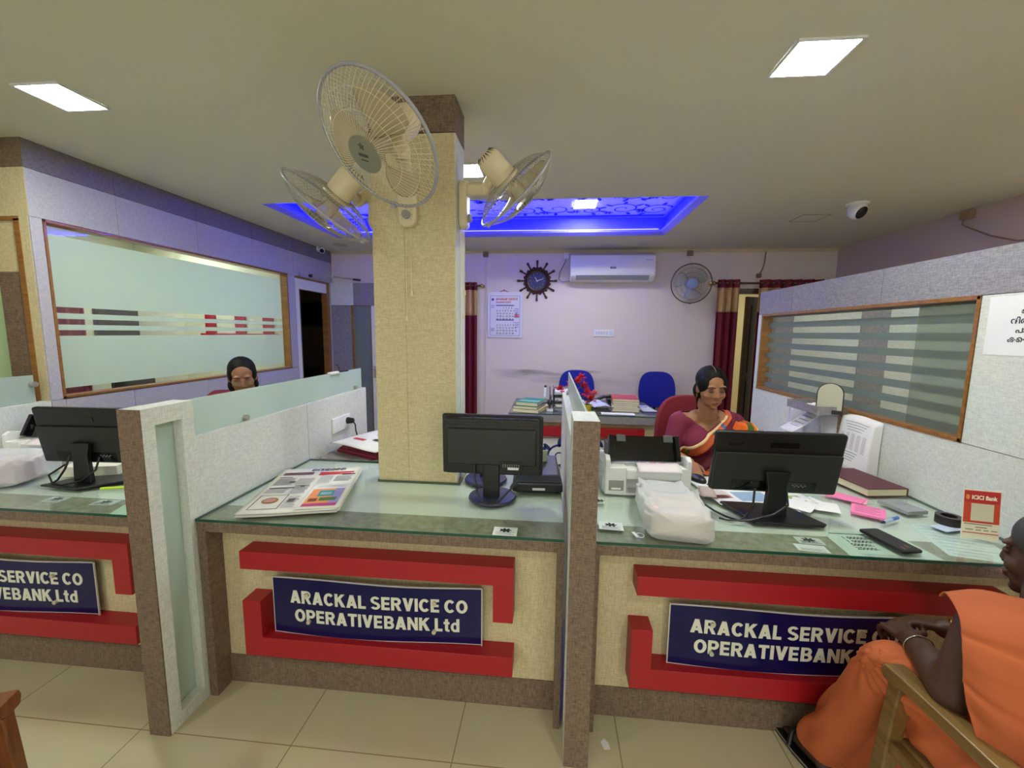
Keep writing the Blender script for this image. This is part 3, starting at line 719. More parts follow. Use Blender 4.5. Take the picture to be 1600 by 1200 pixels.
# low partition with glass strip along the left wall
t = thing('counter_divider', 'low pale divider with frosted glass strip against the left wall', 'divider', (-3.06, 1.7, 0), 'dividers between the counters')
b = MB(); b.box(-3.10, -3.03, .6, 2.252, 0, 1.103); b.build('panel', white_linen, t, .001)
b = MB(); b.box(-3.056, -3.048, .6, 2.19, 1.103, 1.268); b.build('glass_screen', frost_div, t)
m = MB(); m.cyl((-3.06, 2.178, 1.215), (-3.02, 2.178, 1.215), .016, n=18); m.build('stand_off_bolt', steel, t, 0, 40)
# clip on the glass of the left divider
t = thing('binder_clip', 'small black clip with a white tag on top of the left glass divider', 'clip', (-1.447, 2.70, 1.268))
b = MB(); b.box(-1.463, -1.431, 2.62, 2.74, 1.262, 1.274); b.build('tag', paper, t)
b = MB(); b.tube([(-1.43, 2.72, 1.272), (-1.425, 2.70, 1.30), (-1.42, 2.67, 1.325)], .004, 6); b.tube([(-1.43, 2.72, 1.272), (-1.40, 2.78, 1.275)], .005, 6); b.build('lever', black, t)
# twin socket on the left divider with a plugged-in lead
t = thing('power_socket', 'white double power socket with a black plug on the divider', 'socket', (-1.417, 2.68, .92))
b = MB(); b.box(-1.4185, -1.405, 2.565, 2.80, .875, .975); b.build('faceplate', white_pl, t, .004)
for y in (2.60, 2.66): 
    b = MB(); b.box(-1.406, -1.401, y, y+.022, .91, .945); b.build('rocker_switch', white_pl, t, .002)
b = MB(); b.box(-1.4055, -1.402, 2.705, 2.785, .89, .962); b.build('outlet', paper, t, .002)
t = thing('power_plug', 'black three-pin plug in the socket with its cable', 'plug', (-1.40, 2.745, .93))
b = MB(); b.cyl((-1.402, 2.745, .93), (-1.355, 2.745, .93), .024, .017, 18); b.build('plug_body', black, t, .003, 40)
b = MB(); b.tube([(-1.36, 2.745, .93), (-1.345, 2.745, .90), (-1.345, 2.75, .86), (-1.34, 2.755, .83), (-1.335, 2.757, .80)], .0045, 8); b.build('cable', black, t, 0, 60)
# ------------------------------------------------------------------ fans
blade_m = frosted('ivory_fan_blade', (226, 216, 188), 0.38)
wire_m = mat('fan_wire', (176, 172, 156), 0.35, 0.4)
ivory_w = mat('ivory_fan_wire', (222, 214, 184), 0.35)
rim_m = mat('fan_rim_plastic', (160, 160, 168), 0.25)
badge_m = mat('fan_badge_grey', (128, 128, 112), 0.3)
dark_wire = mat('dark_fan_wire', (70, 66, 66), 0.4, 0.3)
def fan(C, Nn, upish, mount, mount_n, label, R=.225, wires=64, wire=None, rim=None, housing=None, badge=None, joint=None, group='wall fans', thick=1.0, badge_txt=True, spin=0.3, blade_mat=None):
    """C cage centre, Nn the way the fan blows, mount a point on the wall, mount_n the wall's normal"""
    wire = wire or wire_m; rim = rim or rim_m; housing = housing or ivory; badge = badge or badge_m; blade_mat = blade_mat or blade_m
    C = Vector(C); Nn = Vector(Nn).normalized(); mount = Vector(mount); mn = Vector(mount_n).normalized()
    F = axis_frame(C, Nn, upish)
    t = thing('wall_fan', label, 'fan', mount, group)
    def grille(zs, name):
        b = MB(F); sg = 1 if zs > 0 else -1
        for k in range(wires):
            a = 2*PI*k/wires; pts = []
            for i in range(7):
                q = i/6; r = R-(R-.052)*q; z = zs*(1-(1-q)**2.2); sw = .22*q*sg
                pts.append((r*math.cos(a+sw), r*math.sin(a+sw), z))
            b.tube(pts, .00105*thick, 4, 0, False)
        for q in (.25, .55):
            r = R-(R-.052)*q; z = zs*(1-(1-q)**2.2)
            b.tube([(r*math.cos(2*PI*k/40), r*math.sin(2*PI*k/40), z-.001*sg) for k in range(40)], .0013*thick, 4, 0, False, True)
        return b.build(name, wire, t, 0, 0)
    grille(.078, 'front_grille'); grille(-.070, 'rear_grille')
    b = MB(F)
    b.tube([(R*math.cos(2*PI*k/56), R*math.sin(2*PI*k/56), 0) for k in range(56)], .0062, 8, 0, False, True)
    b.cbox((0, -R-.004, 0), (.02, .016, .022)); b.build('rim_band', rim, t, 0, 50)
    b = MB(F); b.lathe([(.001, .068), (.05, .068), (.062, .0735), (.062, .078), (.054, .082), (.001, .083)], 36)
    bd = b.build('front_badge', badge, t, 0, 40)
    if badge_txt:
        Mt = F @ Matrix.Translation((0, 0, .0834))
        b = MB(Mt); b.box(-.019, .019, -.004, .006, 0, .0006)
        for k in range(5):
            a = PI/2+k*2*PI/5; leaf(b, Mt if False else None, .0+.007*math.cos(a), .030+.007*math.sin(a), .006, .0028, a)
        b.box(-.014, .014, -.018, -.014, 0, .0006); b.build('badge_mark', mat('badge_print', (74, 72, 62), .4), bd)
    for k in range(3):
        a0 = spin+k*2*PI/3
        b = MB(F)
        def bl(u, v):
            r = .035+u*(R*.84-.035); wdt = (.35+.62*math.sin(min(1, u*1.15)*PI*.62))*1.0
            a = a0+(v-.5)*wdt*1.25+.25*u
            rr = r*(1-.10*(abs(v-.5)*2)**3*u)
            return (rr*math.cos(a), rr*math.sin(a), .012+(v-.5)*.045*(1-.35*u))
        b.grid(bl, 10, 10); b.build('blade', blade_mat, t, 0, 0, .002)
    b = MB(F); b.lathe([(.001, .055), (.03, .055), (.038, .03), (.038, -.03), (.001, -.03)], 24); b.build('blade_hub', blade_mat, t, 0, 40)
    b = MB(F); b.lathe([(.001, -.052), (.066, -.052), (.068, -.06), (.064, -.068), (.0575, -.07), (.057, -.165), (.05, -.19), (.03, -.205), (.001, -.208)], 36)
    hs = b.build('motor_housing', housing, t, 0, 40)
    b = MB(F)
    for k in range(18):
        a = 2*PI*k/18; b.tube([(.0505*math.cos(a), .0505*math.sin(a), -.187), (.032*math.cos(a), .032*math.sin(a), -.2045)], .0026, 4)
    b.build('vent_slot', charcoal, hs)
    # bracket: wall box, arm, tilt joint
    side = mn.cross(Vector((0, 0, 1))).normalized()
    W = Matrix(((side.x, 0, mn.x, mount.x), (side.y, 0, mn.y, mount.y), (side.z, 1, mn.z, mount.z), (0, 0, 0, 1)))
    b = MB(W); b.prism(rrect(.086, .225, .036, 7), 0, .042); base = b.build('wall_bracket', housing, t, .008, 40)
    b = MB(W); b.lathe([(.001, .042), (.020, .042), (.019, .056), (.001, .057)], 24, 0, Matrix.Translation((0, -.062, 0))); b.box(-.0025, .0025, -.08, -.045, .056, .060)
    b.build('speed_knob', grey_pl, base, 0, 40)
    b = MB(W)
    for k in range(7):
        a = -PI*.25+k*PI*1.5/6; b.cyl((.029*math.cos(a), -.062+.029*math.sin(a), .042), (.029*math.cos(a), -.062+.029*math.sin(a), .0432), .0016, n=8)
    b.build('dial_mark', charcoal, base)
    J = Vector(joint) if joint is not None else C-Nn*.14-Vector((0, 0, .09))
    A0 = mount+mn*.03+Vector((0, 0, .07))
    b = MB(); b.tube([A0, A0+(J-A0)*.5, J], [.034, .030, .027], 16); b.ell(J, (.031, .031, .031), 16, 10); b.build('arm', housing, t, 0, 50)
    mc = C-Nn*.12
    b = MB(); b.tube([J, mc], [.024, .03], 14); b.build('tilt_neck', housing, t, 0, 50)
    b = MB()
    for dx, ln in ((-.012, .30), (.014, .42)):
        p = mount+mn*.02+side*dx; b.tube([p+Vector((0, 0, -.105)), p+Vector((0, 0, -.105-ln))], .0014, 5); b.cyl(p+Vector((0, 0, -.105-ln)), p+Vector((0, 0, -.13-ln)), .004, .006, 8)
    b.build('pull_cord', ivory, t)
    return t
def cam_dir(px, py):
    v = RT*((px-800)/654.565) - UP*((py-600)/654.565) + FW
    return v.normalized()
def facing(px, py, ang, sx, sy, back=False):
    """world direction of a fan axis: tilted ang from the line of sight at that spot towards (sx right, sy up)"""
    d = cam_dir(px, py); r = RT-d*RT.dot(d); r.normalize(); u = UP-d*UP.dot(d); u.normalize()
    s = (r*sx+u*sy).normalized(); c = math.cos(ang)
    return (d if back else -d)*c + s*math.sin(ang)
fan((-.600, 1.462, 2.182), facing(589, 220, math.radians(49), -.80, -.60), (.35, 0, 1), (-.685, PY0, 2.15), (0, -1, 0),
    'large ivory wall fan on the front face of the pillar, tilted to the left', R=.228, wires=72, wire=ivory_w, thick=.8, spin=.9)
fan((-.188, 2.069, 2.222), facing(805, 295, math.radians(80), .70, -.72, True), (0, 0, 1), (PX1+.004, 2.11, 2.165), (1, 0, 0),
    'ivory wall fan on the right side of the pillar, seen edge-on', R=.222, joint=(-.33, 2.09, 2.235))
fan((-1.03, 1.92, 2.115), facing(513, 312, math.radians(80), -.6, -.80, True), (0, 0, 1), (PX0, 2.11, 2.165), (-1, 0, 0),
    'ivory wall fan on the left side of the pillar, seen edge-on over the blue cove', R=.222, joint=(-.955, 2.06, 2.18))
bwf = fan((1.69, 5.42, 2.17), (-.12, -1, -.12), (0, 0, 1), (1.69, YB, 2.10), (0, -1, 0),
    'dark-wired wall fan on the back wall beside the air conditioner', R=.235, wires=48, wire=dark_wire, rim=dark_wire, housing=white_pl, badge=mat('blue_grey_badge', (120, 136, 170), .4), badge_txt=False, thick=.7, spin=.5, blade_mat=mat('smoky_grey_blade', (158, 154, 152), .3))

# ------------------------------------------------------------------ things on the back wall
# air conditioner
t = thing('air_conditioner', 'white split air conditioner on the back wall under the blue cove', 'air conditioner', (.735, YB, 2.2))
prof = [(0, 2.205), (0, 2.545), (-.15, 2.545), (-.20, 2.52), (-.215, 2.46), (-.215, 2.32), (-.20, 2.265), (-.15, 2.225), (-.08, 2.205)]
Mx = Matrix(((0, 0, 1, 0), (1, 0, 0, YB), (0, 1, 0, 0), (0, 0, 0, 1)))
b = MB(); b.prism(prof, .215, 1.265, 0, Mx); b.build('body', white_pl, t, .012, 40)
b = MB(); b.add([(.29, YB-.208, 2.275), (1.19, YB-.208, 2.275), (1.19, YB-.165, 2.225), (.29, YB-.165, 2.225), (.29, YB-.20, 2.27), (1.19, YB-.20, 2.27), (1.19, YB-.158, 2.222), (.29, YB-.158, 2.222)], [(0, 1, 2, 3), (4, 7, 6, 5), (0, 4, 5, 1), (1, 5, 6, 2), (2, 6, 7, 3), (3, 7, 4, 0)])
b.build('louver', grey_pl, t, .002)
b = MB(); b.prism(rrect(.072, .024, .011), 0, .002, 0, face_y(.745, YB-.2155, 2.365)); bd = b.build('brand_badge', mat('blue_badge', (30, 40, 120), .3), t)
b = MB(); b.box(.72, .77, YB-.2182, YB-.2175, 2.363, 2.368); b.build('badge_mark', letter, bd)
b = MB(); b.box(1.14, 1.22, YB-.2165, YB-.2155, 2.455, 2.462); b.build('model_mark', grey_pl, t)
b = MB(); b.tube([(.165, YB-.02, 2.492), (.15, YB-.02, 2.45), (.09, YB-.02, 2.34), (.08, YB-.02, 2.25), (.12, YB-.02, 2.215), (.22, YB-.05, 2.22)], .007, 8); b.build('supply_cable', grey_pl, t, 0, 60)
t = thing('junction_box', 'small white junction box beside the air conditioner top left', 'junction box', (.17, YB, 2.52))
b = MB(); b.box(.128, .205, YB-.05, YB-.013, 2.50, 2.58); b.build('box', white_pl, t, .004); b = MB(); b.box(.134, .199, YB-.055, YB-.05, 2.507, 2.573); b.build('lid', white_pl, t, .002)
# ship-wheel clock
t = thing('wall_clock', 'round wall clock shaped like a wooden ship wheel', 'clock', (-.205, YB, 2.228))
Fc = axis_frame((-.205, YB, 2.228), (0, -1, 0))
clk = mat('dark_carved_wood', (64, 36, 24), .4); navy_face = mat('navy_clock_face', (34, 38, 66), .4)
b = MB(Fc); b.lathe([(.112, .0), (.168, .0), (.172, .018), (.15, .03), (.142, .022), (.128, .034), (.114, .03), (.112, .0)], 48, caps=False); b.build('wheel_ring', clk, t, 0, 30)
for k in range(12):
    a = 2*PI*k/12+PI/2; ca, sa = math.cos(a), math.sin(a)
    b = MB(Fc); prof = [(.155, .010), (.185, .009), (.19, .014), (.205, .009), (.225, .014), (.252, .017), (.262, .012), (.266, .004)]
    b.tube([(r*ca, r*sa, .014) for r, _ in prof], [w for _, w in prof], 10); b.build('spoke_handle', clk, t, 0, 50)
    b = MB(Fc); a2 = a+PI/12; b.ell((.166*math.cos(a2), .166*math.sin(a2), .012), (.02, .02, .012), 12, 8); b.build('rim_knob', clk, t, 0, 0)
b = MB(Fc); b.lathe([(.001, .004), (.113, .004), (.113, .012), (.001, .012)], 40); dial = b.build('dial', navy_face, t)
b = MB(Fc)
for k in range(12):
    a = 2*PI*k/12; b.box(-.003, .003, .082, .1, .012, .0135, 0, Matrix.Rotation(a, 4, 'Z'))
b.build('hour_marks', mat('pale_dial_mark', (150, 150, 165), .4), dial)
for nm, l, a, w in (('hour_hand', .058, math.radians(32), .006), ('minute_hand', .09, math.radians(-72), .005)):
    b = MB(Fc); b.prism([(-w, -.012), (w, -.012), (w*.5, l), (-w*.5, l)], .0145, .016, 0, Matrix.Rotation(a, 4, 'Z')); b.build(nm, white_pl, dial)
# calendar
t = thing('wall_calendar', 'printed wall calendar with red heading hung under a nail', 'calendar', (-.63, YB, 1.78))
cal_paper = mat('calendar_paper', (224, 222, 236), .7); cal_blue = mat('calendar_blue_print', (92, 96, 170), .7)
b = MB()
for k in range(4): b.box(-.848-.003*k, -.398-.003*k+.004, YB-.010-.003*k, YB-.0085-.003*k, 1.478+.004*k, 2.083)
sh = b.build('sheets', cal_paper, t)
yf = YB-.0205
b = MB()
def rectline(x0, x1, z0, z1, w):
    b.box(x0, x1, yf, yf+.001, z0, z0+w); b.box(x0, x1, yf, yf+.001, z1-w, z1); b.box(x0, x0+w, yf, yf+.001, z0, z1); b.box(x1-w, x1, yf, yf+.001, z0, z1)
rectline(-.825, -.425, 1.51, 2.035, .004); b.build('printed_border', cal_blue, t)
text('heading', 'അറക്കൽ സർവീസ്', .040, ink_red, face_y(-.745, yf, 1.978), sh, 'LEFT', .0005, .0012, .29)
text('subheading', 'സഹകരണ ബാങ്ക്', .030, ink_red, face_y(-.745, yf, 1.940), sh, 'LEFT', .0005, .001, .20)
b = MB(); b.lathe([(.001, 0), (.018, 0), (.018, .0006), (.001, .0006)], 20, 0, axis_frame((-.79, yf, 1.985), (0, -1, 0))); b.build('crest', cal_blue, sh)
m1 = '            1   2   3   4\n 5   6   7   8   9  10  11\n12  13  14  15  16  17  18\n19  20  21  22  23  24  25\n26  27  28  29  30  31'
text('month_grid', m1, .027, ink, face_y(-.742, yf, 1.865), sh, 'LEFT', .0005, .0006, None, 1.35)
m2 = '                              1\n 2   3   4   5   6   7   8\n 9  10  11  12  13  14  15\n16  17  18  19  20  21  22\n23  24  25  26  27  28'
text('month_grid', m2, .027, ink, face_y(-.742, yf, 1.675), sh, 'LEFT', .0005, .0006, None, 1.35)
b = MB()
for z in (1.900, 1.708): b.box(-.745, -.505, yf, yf+.001, z, z+.014)
b.build('month_bar', cal_blue, sh)
b = MB(); b.box(-.50, -.435, yf, yf+.001, 1.775, 1.79); b.box(-.50, -.435, yf, yf+.001, 1.75, 1.765); b.build('red_notice', ink_red, sh)
b = MB()
for z in (1.86, 1.84, 1.82, 1.80, 1.68, 1.66, 1.64, 1.62): b.box(-.495, -.44, yf, yf+.001, z, z+.006)
for z in (1.90, 1.88, 1.6, 1.585, 1.57): b.box(-.815, -.765, yf, yf+.001, z, z+.006)
b.build('small_print', cal_blue, sh)
b = MB(); b.tube([(-.70, YB-.014, 2.08), (-.66, YB-.012, 2.10), (-.62, YB-.012, 2.10), (-.58, YB-.014, 2.08)], .004, 6); b.cyl((-.64, YB, 2.115), (-.64, YB-.022, 2.115), .005, n=8); b.box(-.643, -.637, YB-.016, YB-.012, 2.098, 2.118); b.build('hanger', mat('rust_hanger', (150, 60, 60), .5), t)
# wall switch plate
t = thing('switch_plate', 'white switch plate in the middle of the scuffed back wall', 'switch plate', (.68, YB, 1.557))
b = MB(); b.box(.553, .815, YB-.012, YB, 1.512, 1.60); b.build('faceplate', white_pl, t, .003)
for k in range(5):
    b = MB(); b.box(.575+k*.034, .603+k*.034, YB-.0165, YB-.012, 1.535, 1.578); b.build('rocker_switch', mat('switch_rocker', (206, 204, 214), .3), t, .001)
b = MB(); b.box(.755, .80, YB-.0165, YB-.012, 1.53, 1.585); b.build('outlet', mat('outlet_face', (212, 210, 216), .3), t, .002)
for x, lab in ((-.885, 'left of the calendar'), (1.715, 'above the dark-wired fan')):
    t = thing('conduit_clip_box', 'small brown junction box under the ceiling '+lab, 'junction box', (x, YB, 2.57))
    b = MB(); b.box(x-.035, x+.035, YB-.05, YB-.013, 2.535, 2.60); b.build('box', mat('brown_box', (128, 104, 84), .5), t, .004)
    b = MB()
    if x < 0: b.box(x-.006, x+.006, YB-.012, YB, .25, 2.535)
    else: b.tube([(x, YB-.03, 2.54), (x+.02, YB-.02, 2.46), (x+.03, YB-.02, 2.38), (x+.005, YB-.02, 2.2)], .005, 6)
    b.build('conduit', mat('conduit_white', (214, 204, 200), .5), t)
t = thing('wall_cable', 'thin loose cable dropping above the right curtain', 'cable', (2.61, YB, 2.4))
b = MB(); b.tube([(2.63, YB-.015, 2.585), (2.625, YB-.012, 2.45), (2.60, YB-.015, 2.36), (2.57, YB-.015, 2.30)], .008, 6); b.build('lead', mat('dusty_cable', (150, 130, 116), .6), t, 0, 60)
b = MB(); b.cbox((2.565, YB-.02, 2.29), (.05, .04, .05)); b.build('plug_end', mat('brown_plug', (120, 88, 78), .5), t, .006)
t = thing('junction_box', 'small tan junction box with a drooping cable high on the right wall', 'junction box', (XR, 4.0, 2.58))
b = MB(); b.box(XR-.05, XR, 3.96, 4.05, 2.54, 2.60); b.build('box', mat('tan_box', (156, 128, 92), .5), t, .004)
b = MB(); b.tube([(XR-.02, 4.04, 2.55), (XR-.012, 4.06, 2.51), (XR-.012, 3.98, 2.46), (XR-.012, 3.8, 2.36), (XR-.012, 3.6, 2.28), (XR-.012, 3.3, 2.24)], .006, 6); b.build('lead', mat('tan_cable', (140, 116, 96), .6), t, 0, 60)

# ------------------------------------------------------------------ curtains
maroon = mat('maroon_curtain_cloth', (112, 14, 38), .75, bump=.2, vscale=60); gold = mat('gold_curtain_band', (196, 158, 104), .6)
def curtain(x0, x1, zt, zb, y, folds, label, zband=.31, taper=0.0, amp=.035):
    t = thing('curtain', label, 'curtain', ((x0+x1)/2, y, zb), 'maroon curtains on the back wall')
    def sect(z0, z1, m, nm, nz=8):
        b = MB()
        def fn(u, v):
            z = z0+(z1-z0)*v; k = (zt-z)/(zt-zb); a = amp*(1+.25*k)
            x = x0+(x1-x0)*(u+taper*k*(u-.6))+.01*math.sin(u*folds*2*PI*2)
            return (x-taper*k*.08, y+a*math.sin(u*folds*2*PI)+.01*math.sin(u*folds*PI*3.1), z)
        b.grid(fn, folds*12, nz); return b.build(nm, m, t, 0, 0, .003)
    sect(zt-.10, zt, maroon, 'header'); sect(zt-.10-zband, zt-.10, gold, 'gold_band'); sect(zb, zt-.10-zband, maroon, 'drape', 14)
    b = MB()
    for k in range(folds*2):
        u = (k+.5)/(folds*2); b.tube([(x0+(x1-x0)*u+.02*math.cos(a), y+.03*math.sin(a), zt-.045) for a in [2*PI*i/14 for i in range(14)]], .004, 5, 0, False, True)
    b.build('eyelets', chrome, t)
    return t
curtain(-1.30, -.99, 2.20, .25, YB-.10, 4, 'narrow maroon curtain with gold band beside the pillar', .33, 0.0)
curtain(2.05, 2.31, 2.235, .25, YB-.10, 3, 'maroon curtain with gold band left of the bright doorway', .30, -.05)
curtain(2.545, 3.30, 2.235, .25, YB-.10, 6, 'maroon curtain bunched right of the bright doorway, above the partition', .30, 0.0)
for x0, x1, lab in ((-1.5, -.925, 'short brass curtain rod beside the pillar'), (2.0, 3.4, 'long brass curtain rod over the bright doorway')):
    t = thing('curtain_rod', lab, 'curtain rod', ((x0+x1)/2, YB-.1, 2.18))
    b = MB(); zr = 2.155 if x0 < 0 else 2.19; b.cyl((x0, YB-.1, zr), (x1, YB-.1, zr), .012, n=14); b.build('rod', mat('dark_brass', (96, 74, 46), .3, .8), t, 0, 40)
    e = x1 if x0 < 0 else x0
    b = MB(); b.ell((e, YB-.1, zr), (.026, .026, .026), 14, 10); b.cyl((e, YB-.1, zr), (e, YB, zr), .008, n=10); b.cyl((e, YB-.012, zr), (e, YB, zr), .024, n=16); b.build('finial_bracket', mat('brass', (190, 160, 110), .25, .9), t, 0, 40)

# ------------------------------------------------------------------ ceiling and left-wall fittings
t = thing('dome_camera', 'white dome security camera on the ceiling at the right', 'security camera', (2.446, 3.793, CZ))
def dome(c, d, r, t):
    b = MB(); b.lathe([(r*1.15, 0), (r*1.15, -.012), (r*.8, -.02), (r*.8, -.035), (.001, -.035)], 28, 0, Matrix.Translation(c), True); b.build('mount', white_pl, t, 0, 40)
    cc = Vector(c)+Vector((0, 0, -.055)); F = axis_frame(cc, d)
    b = MB(F); b.lathe([(.001, -r), (r*.6, -r*.8), (r*.95, -r*.3), (r, .1*r), (r*.9, r*.55), (r*.72, r*.72)], 28, caps=False); bd = b.build('housing', white_pl, t, 0, 50)
    b = MB(F); b.lathe([(r*.72, r*.70), (r*.5, r*.78), (.001, r*.82)], 28, caps=False); b.build('lens_window', black_gloss, bd, 0, 0)
dome((2.446, 3.793, CZ), (.25, -.8, -.55), .068, t)
t = thing('bullet_camera', 'small white bullet security camera high on the left cabin wall', 'security camera', (XL, 5.32, 2.57))
F = axis_frame((XL+.10, 5.25, 2.565), (.35, -.8, -.35))
b = MB(F); b.lathe([(.001, -.07), (.03, -.07), (.034, -.05), (.034, .05), (.03, .056), (.03, .05), (.001, .05)], 24); bd = b.build('housing', white_pl, t, 0, 40)
b = MB(F); b.lathe([(.026, .0505), (.001, .052)], 20, caps=False); b.build('lens', black_gloss, bd)
b = MB(); b.cyl((XL, 5.32, 2.59), (XL+.09, 5.28, 2.575), .014, n=12); b.lathe([(.001, 0), (.035, 0), (.03, .015), (.001, .015)], 20, 0, axis_frame((XL, 5.32, 2.59), (1, 0, 0))); b.build('bracket', white_pl, t, 0, 40)
t = thing('ceiling_speaker', 'flat round ceiling speaker grille near the left back corner', 'speaker', (-2.66, 5.2, CZ))
b = MB(); b.lathe([(.001, -.006), (.085, -.006), (.10, -.003), (.10, 0), (.001, 0)], 32, 0, Matrix.Translation((-2.66, 5.22, CZ))); b.build('grille', mat('speaker_grille', (170, 164, 150), .6), t, 0, 40)
t = thing('ceiling_hatch', 'thin-edged square access hatch in the ceiling at the right', 'hatch', (2.32, 4.22, CZ))
b = MB()
for (x0, x1, y0, y1) in ((2.205, 2.44, 4.10, 4.106), (2.205, 2.44, 4.339, 4.345), (2.205, 2.211, 4.1, 4.345), (2.434, 2.44, 4.1, 4.345)): b.box(x0, x1, y0, y1, CZ-.003, CZ)
b.build('frame', mat('hatch_edge', (132, 120, 88), .6), t); b = MB(); b.box(2.211, 2.434, 4.106, 4.339, CZ-.0015, CZ); b.build('panel', ceil_m, t)
t = thing('door_closer', 'chrome door closer arm above the left doorway', 'door closer', (XL, 5.3, 2.24))
b = MB(); b.tube([(XL+.03, 5.1, 2.225), (XL+.22, 5.25, 2.235)], .009, 8); b.tube([(XL+.22, 5.25, 2.235), (XL+.44, 5.48, 2.222)], .009, 8); b.cyl((XL+.22, 5.25, 2.215), (XL+.22, 5.25, 2.255), .016, n=14); b.build('arm', steel, t, 0, 40)
b = MB(); b.cyl((XL, 5.1, 2.225), (XL+.04, 5.1, 2.225), .02, n=14); b.build('wall_pivot', charcoal, t, 0, 40)
b = MB(); b.cyl((XL+.40, 5.44, 2.222), (XL+.47, 5.51, 2.22), .014, n=12); b.build('end_grip', charcoal, t, 0, 40)
t = thing('wall_sensor', 'tiny grey sensor stud above the left doorway frame', 'sensor', (XL, 4.86, 2.22))
b = MB(); b.cbox((XL+.012, 4.875, 2.215), (.024, .028, .04)); b.build('stud', grey_pl, t, .004)
